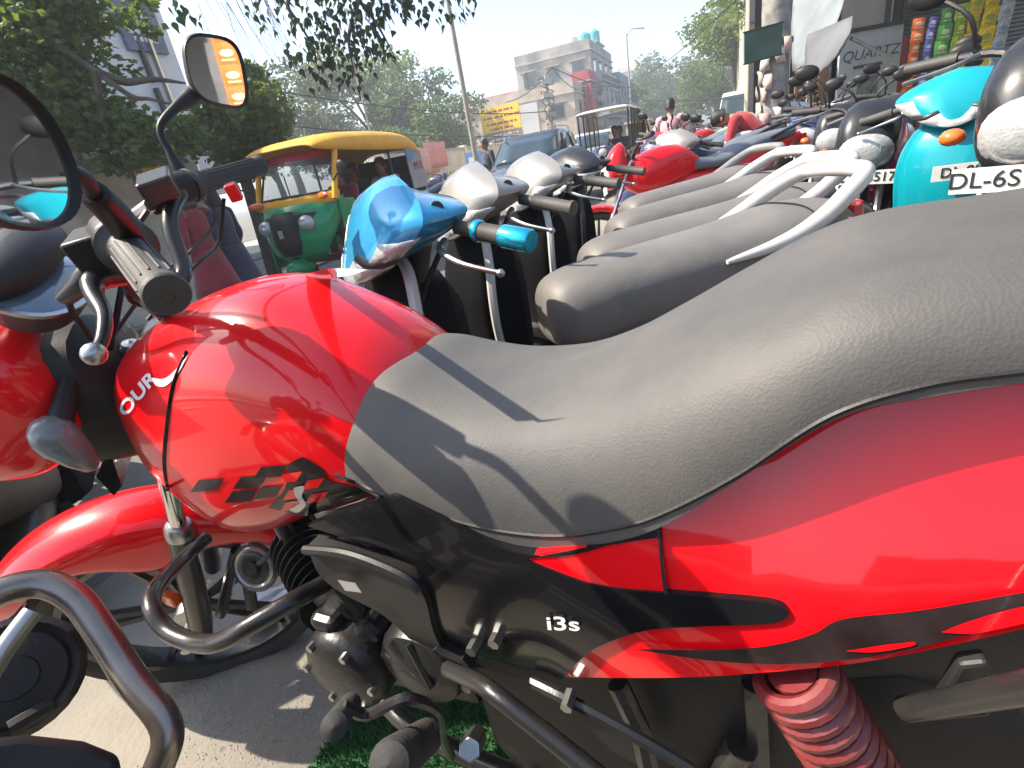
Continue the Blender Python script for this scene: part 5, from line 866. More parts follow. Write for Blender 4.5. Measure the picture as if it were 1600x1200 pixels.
#@@VEH
# ------------------------------------------------------------------ people
def person(label, M, shirt, trou, J, hair=HAIR, longhair=False, skirt=None, skin=None, fingers=False):
    # J: joint positions (x forward, y left, z up); one continuous skinned body, clothes over it
    skin = skin or SKIN
    t = thing('person', label, 'person', M)
    N = ['pelvis', 'chest', 'neck', 'head', 'shl', 'ell', 'hal', 'shr', 'elr', 'har', 'hil', 'knl', 'fol', 'tol', 'hir', 'knr', 'for', 'tor']; E_ = [(0, 1), (1, 2), (2, 3), (1, 4), (4, 5), (5, 6), (1, 7), (7, 8), (8, 9), (0, 10), (10, 11), (11, 12), (12, 13), (0, 14), (14, 15), (15, 16), (16, 17)]
    rad = dict(pelvis=.12, chest=.13, neck=.055, head=.06, shl=.06, shr=.06, ell=.038, elr=.038, hal=.026, har=.026, hil=.085, hir=.085, knl=.055, knr=.055, fol=.035, tol=.03, tor=.03); rad['for'] = .035
    V = [Vector(J[k]) for k in N]; R_ = [rad[k] for k in N]
    for s_, k in ((1, 6), (-1, 9)):
        d = (V[k]-V[k-1]).normalized(); sd_ = d.cross(Vector((0, 0, 1))).normalized() if abs(d.z) < .9 else Vector((1, 0, 0)); V.append(V[k]+d*.07); R_.append(.028); E_.append((k, len(V)-1)); b0 = len(V)-1
        for f_ in range(4): V.append(V[b0]+d*(.07-.008*abs(f_-1.5))+sd_*(f_-1.5)*.021); R_.append(.009); E_.append((b0, len(V)-1))
        V.append(V[k]+d*.05+sd_*-.05); R_.append(.01); E_.append((k, len(V)-1))
    me = bpy.data.meshes.new('body'); me.from_pydata([tuple(v) for v in V], E_, []); o = bpy.data.objects.new('body', me); sc.collection.objects.link(o); o.parent = t
    m_ = o.modifiers.new('skin', 'SKIN')
    if not me.skin_vertices: pass
    for i, sv in enumerate(me.skin_vertices[0].data): sv.radius = (R_[i], R_[i]); sv.use_root = i == 0
    m_.use_smooth_shade = True; q = o.modifiers.new('sub', 'SUBSURF'); q.levels = 1; q.render_levels = 1; me.materials.append(skin)
    hd = Vector(J['head']); up = (hd-Vector(J['neck'])).normalized(); fwd = Vector(J.get('face', (1, 0, 0))); fwd = (fwd-up*fwd.dot(up)).normalized(); lf = up.cross(fwd); Rm = Matrix((fwd, lf, up)).transposed()
    hc_ = hd+up*.06
    g = G(); g.loft([[hc_+Rm @ Vector((x*k+o_, y*k, z)) for x, y in [(.095*math.cos(a), .075*math.sin(a)) for a in [2*math.pi*j/16 for j in range(16)]]] for k, z, o_ in [(.35, -.12, .02), (.62, -.10, .015), (.82, -.06, .01), (.95, -.01, 0), (1, .04, 0), (.92, .085, -.005), (.68, .115, -.01), (.25, .128, -.01)]]); hdo = g.build('head', skin, t, ang=80)
    g = G(); g.ell(hc_+Rm @ Vector((.098, 0, -.015)), (.016, .014, .022), 8, 6); g.ell(hc_+Rm @ Vector((0, .078, -.005)), (.018, .01, .028), 8, 6); g.ell(hc_+Rm @ Vector((0, -.078, -.005)), (.018, .01, .028), 8, 6); g.build('nose_and_ears', skin, hdo)['kind'] = 'stuff'
    for s_ in (1, -1): g = G(); g.ell(hc_+Rm @ Vector((.088, s_*.032, .015)), (.008, .013, .007), 8, 6); g.build('eye', HAIR, hdo)
    g = G(); g.ell(hc_+Rm @ Vector((.088, 0, -.058)), (.01, .024, .007), 8, 6); g.build('mouth', mat('lips', (.22, .07, .06), .5), hdo)
    g = G(); rr = []
    for k, z, o_ in [(.98, -.04 if not longhair else -.14, -.03), (1.06, .0, -.022), (1.10, .05, -.016), (1.04, .095, -.014), (.80, .128, -.014), (.3, .142, -.014)]:
        rr.append([hc_+Rm @ Vector((min(.095*math.cos(a)*k+o_, .07 if z < .06 else .2), .078*math.sin(a)*k, z+.006*noise.noise(Vector((a*3, z*40, 0))))) for a in [2*math.pi*j/18 for j in range(18)]])
    g.loft(rr); g.build('hair', hair, t, ang=80)
    def limb(g, ks, rs, n=12): g.tube([Vector(J[k]) for k in ks], rs, n, smooth=4)
    pe, ch, ne = Vector(J['pelvis']), Vector(J['chest']), Vector(J['neck']); sl, sr = Vector(J['shl']), Vector(J['shr']); sx = (sl-sr).normalized()
    g = G(); rings = []; ax_ = (ne-pe).normalized(); fr_ = sx.cross(ax_).normalized()
    for c_, a_, b_ in [(pe-ax_*.10, .175, .13), (pe, .165, .125), (pe.lerp(ch, .5), .155, .115), (ch, .18, .125), (ch.lerp(ne, .45), .185, .115), (ch.lerp(ne, .78), .13, .09), (ne+ax_*.0, .065, .065)]:
        rings.append([c_+sx*a_*math.copysign(abs(math.cos(a))**.85, math.cos(a))+fr_*b_*math.sin(a)+fr_*.006*math.sin(a*5+c_.z*30) for a in [2*math.pi*j/22 for j in range(22)]])
    g.loft(rings); sh = g.build('shirt', shirt, t, ang=80)
    for a_, b_, c_ in (('shl', 'ell', 'hal'), ('shr', 'elr', 'har')):
        g = G(); A, B, C_ = [Vector(J[k]) for k in (a_, b_, c_)]; g.tube([A.lerp(ch, .25), A, A.lerp(B, .6), B, B.lerp(C_, .55)], [.06, .072, .06, .052, .046], 12, smooth=4); g.build('sleeve', shirt, sh, ang=80)
    for a_, b_, c_ in (('hil', 'knl', 'fol'), ('hir', 'knr', 'for')):
        g = G(); A, B, C_ = [Vector(J[k]) for k in (a_, b_, c_)]; g.tube([A.lerp(pe, .3)+Vector((0, 0, .05)), A, A.lerp(B, .5), B, B.lerp(C_, .5), B.lerp(C_, .93)], [.10, .105, .09, .072, .066, .06], 14, smooth=4); g.build('trouser_leg', trou, t, ang=80)
    if skirt:
        g = G(); fl = min(J['knl'][2], J['knr'][2]); g.loft([[(pe.x+q*1.0*math.cos(a), pe.y+q*1.1*math.sin(a)+.0, z) for a in [2*math.pi*j/22 for j in range(22)]] for q, z in [(.15, pe.z+.05), (.18, pe.z-.1), (.23, pe.z-.35), (.27, fl-.02)]], cap=False); g.build('kurta_skirt', skirt, t, ang=80, solid=.006)
    for k, kk in (('fol', 'tol'), ('for', 'tor')):
        a_, b_ = Vector(J[k]), Vector(J[kk]); g = G(); g.tube([a_+(a_-b_)*.35-Vector((0, 0, .02)), a_.lerp(b_, .5)-Vector((0, 0, .015)), b_+(b_-a_)*.25], [.04, .045, .03], 10, smooth=3); g.build('shoe', DARKGREY, t)
    return t
STAND = dict(pelvis=(0, 0, .93), chest=(.01, 0, 1.25), neck=(0, 0, 1.43), head=(.02, 0, 1.51), shl=(0, .18, 1.38), shr=(0, -.18, 1.38), ell=(-.02, .24, 1.10), elr=(-.02, -.24, 1.10), hal=(.10, .22, .88), har=(.10, -.22, .88), hil=(0, .09, .88), hir=(0, -.09, .88), knl=(.03, .10, .48), knr=(.02, -.10, .48), fol=(0, .10, .09), tol=(.15, .12, .04), tor=(.15, -.12, .04)); STAND['for'] = (-.02, -.10, .09)
SIT = dict(pelvis=(0, 0, .50), chest=(.0, 0, .82), neck=(.02, 0, 1.0), head=(.04, 0, 1.08), shl=(0, .18, .95), shr=(0, -.18, .95), ell=(.12, .24, .72), elr=(.12, -.24, .72), hal=(.36, .16, .72), har=(.36, -.16, .72), hil=(.02, .09, .47), hir=(.02, -.09, .47), knl=(.42, .12, .50), knr=(.42, -.12, .50), fol=(.42, .12, .12), tol=(.55, .13, .08), tor=(.55, -.13, .08)); SIT['for'] = (.42, -.12, .12)
def pose(base, **k): d = dict(base); d.update(k); return d
def cloth(name, c, c2=None): return mat('cloth_'+name, c, .9, var=.2, vs=9, bump=.3, bs=35, sheen=.3, col2=c2)
MAROON, PINKC, WHITEC, NAVYC = cloth('maroon', (.20, .008, .02)), cloth('pink', (.62, .33, .36)), cloth('grey', (.50, .52, .54)), cloth('navy', (.02, .02, .05)); JEANS = cloth('jeans', (.04, .06, .11)); RUST = cloth('rust', (.32, .015, .02)); TROU = cloth('brown', (.10, .07, .05))
def pat(label, px, py, d, head, *a, z=GZ, s=1, **k): p = pix(px, py, d); return person(label, frame(p.x, p.y, head, z=z, s=s), *a, **k)
pat('person in sleeveless pink top, back turned, standing among the far motorcycles', 1048, 210, 9.6, 30, PINKC, JEANS, pose(STAND, ell=(.06, .30, 1.14), hal=(.2, .2, 1.0), elr=(.06, -.30, 1.14), har=(.2, -.2, 1.0)), s=.90)
bend = dict(pelvis=(0, 0, .90), chest=(.22, 0, 1.13), neck=(.38, 0, 1.22), head=(.46, 0, 1.22), face=(.6, 0, -.8), shl=(.34, .18, 1.18), shr=(.34, -.18, 1.18), ell=(.42, .22, .92), elr=(.42, -.22, .92), hal=(.62, .10, .82), har=(.62, -.10, .82))
pat('person in dark red shirt bending over a scooter seat beside the concrete post', 1195, 205, 7.3, -60, RUST, JEANS, pose(STAND, **bend), s=.90)
pat('grey haired person in pale shirt behind the black motorcycles on the right', 1275, 175, 7.6, -30, WHITEC, TROU, pose(STAND, **bend), hair=mat('hair_grey', (.35, .30, .26), .7), s=.90)
pat('person in dark clothes walking past the front of the grey car', 765, 262, 13.5, -120, NAVYC, TROU, STAND, s=.95)
# pedestrians at left behind the handlebar
pat('person in maroon kurta walking on the road behind the handlebar', 316, 380, 5.8, -70, MAROON, MAROON, pose(STAND, knl=(.18, .1, .50), fol=(.22, .1, .12), tol=(.37, .1, .08), knr=(-.03, -.1, .48)), skirt=MAROON, longhair=True, s=.80)
pat('person in navy shawl walking beside the one in maroon', 358, 380, 6.0, -80, NAVYC, NAVYC, pose(STAND, knr=(.18, -.1, .50)), skirt=NAVYC, longhair=True, s=.78)

# ------------------------------------------------------------------ auto rickshaw
ap = pix(447, 330, 6.9); am = frame(ap.x+2.0*math.sin(R(23))*1.0, ap.y+2.0*math.cos(R(23)), -157)
t = thing('auto_rickshaw', 'green auto rickshaw with yellow canopy carrying passengers on the road', 'auto rickshaw', am); AR = t
wheel(t, (2.02, 0, .22), .22, .10, hi=0, spokes=5); wheel(t, (0, .55, .22), .22, .10, hi=0, spokes=5); wheel(t, (0, -.55, .22), .22, .10, hi=0, spokes=5)
g = G(); g.loft([superring(x, 0, hw, zb, zt, 28, 5) for x, zb, zt, hw in interp([(-.55, .42, .88, .50), (-.52, .34, .92, .60), (-.2, .30, .92, .65), (.45, .28, .90, .65), (.50, .28, .55, .64)], 2)]); g.build('rear_body', GREEN, t, ang=50)
g = G(); g.box((.95, 0, .30), (1.1, 1.24, .08)); g.build('floor', mat('floor_red', (.20, .05, .05), .7), t, smooth=False)
def row_(x, hw, z, sw, n=13): return [(x-sw*abs(y)**2.2, y*hw, z) for y in [-1+2*j/(n-1) for j in range(n)]]
g = G(); g.loft([row_(2.0, .30, .34, .10), row_(2.13, .42, .48, .18), row_(2.16, .54, .66, .28), row_(2.12, .60, .84, .34), row_(2.05, .62, 1.0, .34), row_(2.0, .615, 1.03, .33)], closed=False); g.build('front_cowl', GREEN, t, ang=60, solid=.02)
for s_ in (1, -1):
    g = G(); g.prism([(1.82, s_*.61, .28), (1.78, s_*.62, 1.0), (1.52, s_*.63, .98), (1.30, s_*.635, .62), (1.25, s_*.635, .28)], (0, -s_*.02, 0)); g.build('side_cowl', GREEN, t, smooth=False, bevel=.004)
    g = G(); g.ell((2.07, s_*.30, .80), (.09, .10, .09), 18, 10); g.build('headlamp', REFL, t)
    g = G(); g.ell((1.90, s_*.50, 1.06), (.03, .12, .04), 12, 8, rot=Matrix.Rotation(-s_*.4, 3, 'Z')); g.build('indicator', AMBER, t)
    g = G(); g.tube([(1.80, s_*.58, 1.0), (1.72, s_*.585, 1.2), (1.55, s_*.585, 1.56)], .035, 10, smooth=3); g.build('pillar', YELLOW, t)
    g = G(); g.tube([(1.76, s_*.6, 1.2), (1.82, s_*.75, 1.28)], .01, 6); g.ell((1.83, s_*.80, 1.3), (.02, .07, .09), 12, 8); g.build('side_mirror', BLACK, t)
    g = G(); g.tube([(.48, s_*.62, .6), (.48, s_*.62, 1.5)], .018, 8); g.build('canopy_post', BLACKMETAL, t)
g = G(); g.loft([row_(2.145, .36, .74, .18), row_(2.155, .50, .80, .28), row_(2.13, .50, .90, .28), row_(2.10, .36, .93, .2)], closed=False); g.build('black_nose_band', BLACK, t, ang=60, solid=.02)
g = G(); g.loft([row_(2.17, .14, .46, .05), row_(2.195, .2, .60, .06), row_(2.18, .2, .74, .06), row_(2.14, .15, .95, .05)], closed=False); g.build('nose_panel', BLACK, t, ang=60, solid=.02); g = G(); g.box((2.20, 0, .72), (.012, .07, .09)); g.build('nose_badge', STEEL, t, smooth=False)
g = G(); g.loft([row_(2.045, .60, .98, .28), row_(2.0, .61, 1.06, .28), row_(1.985, .60, 1.10, .28)], closed=False); g.build('windscreen_sill', YELLOW, t, ang=60, solid=.03)
g = G(); g.loft([row_(1.985, .57, 1.10, .26), row_(1.86, .55, 1.36, .26), row_(1.76, .53, 1.55, .26)], closed=False); g.build('windscreen', mat('screen_glass', (.10, .13, .14), .05, 0, 1, alpha=.38), t, ang=60)
g = G(); g.tube([Vector(q) for q in row_(1.985, .575, 1.10, .26)[::2]]+[Vector(q) for q in reversed(row_(1.76, .535, 1.55, .26)[::2])], .014, 8, closed=True); g.build('rubber_seal', RUBBER, t)
g = G(); g.tube([(1.97, .1, 1.10), (1.88, .02, 1.33)], .008, 6); g.build('wiper', BLACK, t)
g = G(); g.loft([row_(1.80, .545, 1.47, .26), row_(1.77, .535, 1.56, .26)], closed=False); g.build('sun_strip', mat('red_strip', (.50, .02, .03), .4, alpha=.8), t, ang=60)
g = G(); g.ell((2.05, 0, .30), (.22, .13, .12), 18, 10); g.build('front_mudguard', GREEN, t); g = G(); g.tube([(2.2, -.2, .16), (2.32, -.15, .2), (2.34, 0, .22), (2.32, .15, .2), (2.2, .2, .16)], .016, 8, smooth=4); g.build('bumper', WHITEP, t)
def arch(x, hw, zs, zt, n=17): return [(x, hw*math.copysign(abs(math.cos(a))**.55, math.cos(a)), zs+(zt-zs)*abs(math.sin(a))**.7) for a in [math.pi*j/(n-1) for j in range(n)]]
g = G(); g.loft([arch(x, hw, zs, zt) for x, hw, zs, zt in interp([(1.86, .50, 1.56, 1.62), (1.72, .60, 1.53, 1.69), (1.3, .64, 1.50, 1.74), (.6, .65, 1.47, 1.75), (0, .65, 1.45, 1.73), (-.38, .62, 1.36, 1.66), (-.55, .56, 1.15, 1.5)], 3)], closed=False); g.build('canopy', mat('canopy_yellow', (.72, .36, .01), .6, var=.12, vs=3, dust=.3, bump=.2, bs=8), t, ang=60, solid=.02)
for s_ in (1, -1):
    g = G(); g.prism([(.02, s_*.645, .92), (.06, s_*.645, 1.50), (-.42, s_*.62, 1.42), (-.55, s_*.57, 1.12), (-.54, s_*.58, .92)], (0, -s_*.015, 0)); qp = g.build('side_curtain', mat('curtain_grey', (.34, .34, .38), .7, dust=.3), t, smooth=False)
    g = G(); g.prism([(.04, s_*.648, 1.28), (.055, s_*.648, 1.49), (-.30, s_*.628, 1.44), (-.1, s_*.64, 1.30)], (0, s_*.004, 0)); g.build('poster_patch', mat('sign_blue', (0, 0, 0)), qp, smooth=False)
    text('M D', .15, face_to((-.23, s_*.650, 1.22), (-.03, s_, 0)), REDP, qp, ext=.003)
g = G(); g.box((-.50, 0, 1.1), (.03, 1.1, .6)); g.build('rear_panel', DARKIN, t, smooth=False)
g = G(); g.box((.0, 0, .62), (.5, 1.1, .16)); g.box((-.25, 0, .9), (.12, 1.1, .5)); g.build('passenger_seat', mat('seat_dark', (.02, .02, .02), .6), t, bevel=.03); g = G(); g.box((1.0, 0, .6), (.35, .7, .14)); g.build('driver_seat', mat('seat_dark', (0, 0, 0)), t, bevel=.03)
g = G(); g.tube([(.62, -.55, .95), (.62, .55, .95)], .015, 8); g.build('partition_bar', BLACKMETAL, t); g = G(); g.box((.64, .2, .82), (.03, .34, .26)); g.build('partition_panel', GREEN, t, smooth=False)
g = G(); g.tube([(1.72, 0, .5), (1.60, 0, 1.0)], .03, 8); g.tube([(1.55, -.28, 1.03), (1.6, 0, 1.02), (1.55, .28, 1.03)], .014, 8, smooth=3); g.build('handlebar', BLACKMETAL, t)
def inside_person(label, x, y, z, c, c2, **k): return person(label, am @ Matrix.Translation((x, y, z)) @ Matrix.Scale(.92, 4), c, c2, pose(SIT, **k))
inside_person('driver in maroon sweater steering the green auto rickshaw', .95, .10, .22, MAROON, TROU, hal=(.55, .25, .82), har=(.55, -.25, .82))
inside_person('passenger in pink clothes seated inside the auto rickshaw', .05, .22, .24, PINKC, PINKC); inside_person('passenger in dark clothes at the far side inside the auto rickshaw', .05, -.28, .24, NAVYC, NAVYC)
g = G(); g.prism([(1.62, .642, .40), (1.70, .642, .48), (1.62, .642, .56), (1.54, .642, .48)], (0, .006, 0)); g.build('diamond_sticker', WHITEB, t, smooth=False); text('CNG', .045, face_to((1.62, .650, .48), (0, 1, 0)), INK, t)

# ------------------------------------------------------------------ cars
def car(label, M, col, L=4.0, W_=1.75, H_=1.5, name='car', cat='car', hood=1.0, van=False):
    t = thing(name, label, cat, M); hw = W_/2
    x0, x1 = 0, L; bh = .98 if not van else 1.15; wx_ = (.72, L-.78)
    tb_ = [(0, .50, .85, hw*.80), (.06, .36, .95, hw*.93), (.5, .24, bh, hw), (L*.5, .22, bh, hw), (L-1.15, .22, bh-.02, hw), (L-.55, .24, bh-.12, hw*.97), (L-.12, .30, bh-.28, hw*.86), (L, .42, bh-.45, hw*.7)]
    if van: tb_ = [(0, .45, 1.1, hw*.95), (.06, .3, bh, hw), (L*.5, .25, bh, hw), (L-.3, .25, bh, hw), (L-.05, .3, bh-.15, hw*.93), (L, .42, bh-.4, hw*.85)]
    g = G(); g.loft([superring(x, 0, w_, zb, zt, 30, 4.5) for x, zb, zt, w_ in interp(tb_, 3)]); g.build('body', col, t, ang=45)
    if van: B = (.1, L-.35); T_ = (.2, L-1.0); 
    else: B = (.12, L-1.15); T_ = (.62, L-1.95)
    bw, tw_ = hw*.93, hw*.74; zb, zt = bh-.05, H_
    P = lambda x, y, z: Vector((x, y, z)); 
    def rr(f_, n=24): x0_ = B[0]+(T_[0]-B[0])*f_; x1_ = B[1]+(T_[1]-B[1])*f_; w_ = bw+(tw_-bw)*f_; z = zb+(zt-zb)*f_; return [( (x0_+x1_)/2+(x1_-x0_)/2*math.copysign(abs(math.cos(a))**.28, math.cos(a)), w_*math.copysign(abs(math.sin(a))**.28, math.sin(a)), z) for a in [2*math.pi*j/n for j in range(n)]]
    g = G(); g.loft([rr(0), rr(.5), rr(.9), [(x*1, y*.97, z+.0) for x, y, z in rr(1.0)]]); g.build('cabin', col, t, ang=45)
    def quad(nm, x0a, x1a, side=None, f0=.12, f1=.86, m=DARKGLASS):
        g = G()
        if side is None:      # windscreen / rear window
            e = 1 if x0a == 'f' else 0; rows = []
            for i in range(5):
                f_ = f0+(f1-f0)*i/4; xx = B[e]+(T_[e]-B[e])*f_; w_ = (bw+(tw_-bw)*f_)*.86; rows.append([(xx+(.012 if e else -.012), w_*q, zb+(zt-zb)*f_) for q in (-1, -.5, 0, .5, 1)])
            g.loft(rows, closed=False)
        else:
            rows = []
            for i in range(4):
                f_ = f0+(f1-f0)*i/3; a_ = B[0]+(T_[0]-B[0])*f_; b_ = B[1]+(T_[1]-B[1])*f_; w_ = bw+(tw_-bw)*f_+.012; rows.append([(a_+(b_-a_)*q, side*w_, zb+(zt-zb)*f_) for q in (x0a, (x0a+x1a)/2, x1a)])
            g.loft(rows, closed=False)
        g.build(nm, m, t, ang=60, solid=.006)
    quad('windscreen', 'f', 0); quad('rear_window', 'r', 0)
    for s_ in (1, -1):
        quad('side_window', .10, .46, s_); quad('side_window', .52, .88, s_)
        g = G(); g.ell((L-1.35, s_*(hw+.08), bh+.02), (.09, .12, .08), 14, 8); g.build('wing_mirror', BLACK if col is not WHITEP else WHITEP, t)
        g = G(); g.ell((L-.14, s_*hw*.66, bh-.36), (.14, .20, .09), 16, 8, rot=Matrix.Rotation(-s_*.35, 3, 'Z')); g.build('headlamp', REFL, t)
        for x in wx_: wheel(t, (x, s_*(hw-.10), .31), .31, .2, hi=0, spokes=5, rimcol=STEEL)
        g = G(); g.box((L*.45, s_*(hw+.003), bh-.18), (.18, .02, .03)); g.build('door_handle', STEEL, t, smooth=False)
        if not van: g = G(); g.tube([(T_[0], s_*tw_*.9, zt+.02), (T_[0]+.1, s_*tw_*.9, zt+.06), (T_[1]-.1, s_*tw_*.9, zt+.06), (T_[1], s_*tw_*.9, zt+.02)], .015, 6, smooth=3); g.build('roof_rail', STEEL, t)
    g = G(); g.box((L-.02, 0, bh-.42), (.06, hw*.8, .16)); g.build('grille', BLACK, t, smooth=False, bevel=.01); g = G(); g.box((L+.02, 0, .42), (.02, .45, .11)); g.build('number_plate', PLATE, t, smooth=False)
    return t
def car_at(px, py, d, head, L, **k):
    p = pix(px, py, d); a = R(head); return frame(p.x-L*math.sin(a), p.y-L*math.cos(a), head, **k)
CARGREY = paint('car_blue_grey', (.05, .065, .085), .15, .25, .3)
car('dark blue grey car facing us behind the silver scooters', car_at(800, 290, 10.6, -160, 4.1), CARGREY, 4.1, 1.78, 1.52)
car('white car half hidden between the grey car and the e-rickshaw', car_at(925, 240, 17, -165, 3.8), WHITEP, 3.8, 1.65, 1.45)
car('white van coming down the street beyond the red shirted person', car_at(1150, 190, 24, -150, 4.2), WHITEP, 4.2, 1.7, 2.05, 'van', 'van', van=True)
car('pale van parked behind the concrete post side of the street', car_at(1195, 190, 28, -150, 4.6), WHITEB, 4.6, 1.8, 2.2, 'van', 'van', van=True)
# e-rickshaw and goods cart
p = pix(960, 215, 13.5); t = thing('electric_rickshaw', 'black barred electric rickshaw with white flat roof on the road', 'rickshaw', frame(p.x, p.y, -157)); 
g = G(); g.loft([arch(x, .55, 1.66, zt, 9) for x, zt in [(-.9, 1.72), (0, 1.76), (1.4, 1.72), (1.5, 1.68)]], closed=False); g.build('roof', WHITEP, t, solid=.03)
for s_ in (1, -1):
    for x in (-.85, -.3, .3, .85, 1.4): g = G(); g.cyl((x, s_*.5, .4), (x, s_*.52, 1.68), .018, n=6); g.build('post', BLACKMETAL, t)
    for k in range(12): g = G(); g.cyl((-.8+k*.13, s_*.515, .95), (-.8+k*.13, s_*.515, 1.66), .007, n=4); g.build('bar', BLACKMETAL, t)
    g = G(); g.box((-.2, s_*.5, .65), (1.4, .03, .5)); g.build('side_board', BLACK, t, smooth=False); wheel(t, (-.5, s_*.45, .25), .25, .08, hi=0)
wheel(t, (1.6, 0, .25), .25, .08, hi=0); g = G(); g.box((.2, 0, .38), (2.4, .95, .1)); g.build('floor', BLACK, t, smooth=False); g = G(); g.box((-.6, 0, .62), (.4, .9, .3)); g.box((.5, 0, .62), (.4, .9, .3)); g.build('bench_seat', BLACK, t, bevel=.03)
g = G(); g.loft([superring(x, 0, hw, zb, zt, 14, 3) for x, zb, zt, hw in [(1.35, .4, 1.0, .4), (1.6, .5, .95, .3), (1.75, .6, .85, .15)]]); g.build('front_cowl', NAVY, t); g = G(); g.ell((1.72, 0, .88), (.06, .09, .09)); g.build('headlamp', REFL, t)
for x in (-.25, .5): 
    person('rider in dark clothes sitting inside the electric rickshaw, '+('rear bench' if x < 0 else 'front seat'), frame(p.x, p.y, -157) @ Matrix.Translation((x, .1, .22)) @ Matrix.Scale(.9, 4), NAVYC, TROU, SIT)
p = pix(985, 225, 15.5); t = thing('handcart', 'cream boxed goods cart beside the electric rickshaw', 'cart', frame(p.x, p.y, -157)); g = G(); g.box((0, 0, .95), (1.0, .05, .9)); g.box((0, .5, .95), (1.0, .05, .9)); g.build('side_board', CREAM, t, smooth=False); g = G(); g.box((-.48, .25, .95), (.05, .45, .9)); g.build('end_board', WOOD, t, smooth=False); g = G(); g.box((0, .25, 1.42), (1.1, .62, .05)); g.build('top', CREAM, t, smooth=False)
for s_ in (0, .5): wheel(t, (0, s_, .25), .25, .06, hi=0)
# two wheelers far left beyond the road
for px, py, d, h_, lab, c_ in [(690, 300, 9.5, -120, 'grey motorcycle parked in the shade by the hedge', 'grey')]:
    x, y = rightp(px, py, d); (motorbike if c_ == 'grey' else scooter)(lab, frame(x, y, h_), paint('far_'+c_, (.3, .3, .3), .2), 0)
random.seed(31)
for k in range(5):
    p = D_*(13+k*2.3)+L_D*(8.6+random.uniform(-.3, .3)); motorbike(f'motorcycle parked along the hedge, {posn[k]} from the lamp post end', frame(p.x, p.y, 110+random.uniform(-15, 15)), paint('far_'+far_cols[k][0], far_cols[k][1], .2), 0, 'motorcycles along the hedge', mirrors=False)

# ------------------------------------------------------------------ overhanging trees near us
random.seed(13)
def cl(px, py, d, r_): p = pix(px, py, d); return (p.x, p.y, p.z, r_)
t = thing('tree', 'large leafy tree hanging over the left side with a long bowed branch', 'tree', Matrix.Identity(4)); b0 = pix(-420, 330, 7.2)
g = G(); g.tube([(b0.x, b0.y, GZ), (b0.x+.1, b0.y, 1.6), (b0.x+.2, b0.y-.1, 3.2), pix(-250, -60, 6.6)], [.30, .26, .22, .14], 12, smooth=5); g.build('trunk', BARK, t)
for P in ([(-250, -60, 6.6), (-60, 10, 6.2), (40, 38, 6.0), (100, 78, 5.9), (150, 112, 5.8), (205, 150, 5.7), (235, 155, 5.7), (275, 165, 5.6)], [(150, 112, 5.8), (195, 128, 5.8), (240, 124, 5.7), (290, 130, 5.6)], [(60, 45, 6), (45, 100, 6.1), (70, 180, 6.2), (110, 250, 6.3)], [(150, 112, 5.8), (160, 180, 5.9), (200, 260, 6), (230, 320, 6)]):
    g = G(); g.tube([pix(*q) for q in P], [.035, .03, .022, .007], 8, smooth=6); g.build('branch', BARK, t)
CL = [cl(*q) for q in [(20, 40, 6.3, .7), (-60, 150, 6.6, .9), (55, 140, 6.2, .5), (100, 175, 6.3, .42), (130, 215, 6.2, .34), (165, 235, 6.1, .26), (190, 250, 6.1, .2), (215, 225, 5.9, .25), (235, 195, 5.8, .22), (265, 225, 5.8, .2), (60, 15, 6.2, .4), (120, 5, 6.1, .32), (165, 10, 6, .22), (95, 110, 6.1, .3), (205, 0, 5.9, .18), (10, 250, 6.6, .4), (190, 110, 5.9, .14), (290, 205, 5.8, .18), (175, 180, 6.0, .26), (235, 45, 5.9, .10)]]
foliage('crown', CL, 10000, .072, LF1, t); foliage('sun_tinted_leaves', CL, 9000, .07, LF2, t)  # lighter copy of the leaves, sunlight put into their colour
t = thing('tree', 'smaller tree with dense leaves right behind the raised mirror', 'tree', Matrix.Identity(4)); p = pix(395, 330, 9.0); g = G(); g.tube([(p.x, p.y, GZ), (p.x+.05, p.y, 1.2), (p.x, p.y+.1, 2.6)], [.12, .09, .04], 10, smooth=4); g.build('trunk', BARK, t)
foliage('crown', [cl(*q) for q in [(385, 170, 9, .62), (345, 220, 9, .55), (405, 215, 9, .45), (365, 125, 9.2, .35), (330, 170, 9, .4), (420, 190, 9, .35), (395, 110, 9.3, .22), (375, 250, 9, .4)]], 9000, .085, LF2, t)
t = thing('tree', 'dark peepal leaves on a branch hanging into the top of the view', 'tree', Matrix.Identity(4))
g = G(); g.tube([(-2.6, -6.5, GZ), (-2.6, -6.2, 3.4), (-2.4, -3, 6.0), pix(420, -420, 5.0), pix(500, -60, 5)], [.25, .22, .12, .07, .02], 10, smooth=5); g.build('trunk', BARK, t)
for P in ([(500, -60, 5), (450, 0, 5), (470, 40, 5), (500, 90, 5)], [(500, -60, 5), (560, 0, 5), (590, 40, 5.0), (615, 85, 5)], [(500, -60, 5), (620, -20, 5), (700, 0, 5.1)], [(500, -60, 5), (420, -20, 4.9), (400, 20, 4.9)], [(560, 0, 5), (545, 60, 5), (555, 120, 5)], [(500, -60, 5), (300, -30, 4.8), (270, 10, 4.8)]):
    g = G(); g.tube([pix(*q) for q in P], [.022, .014, .004], 6, smooth=6); g.build('branch', BARK, t)
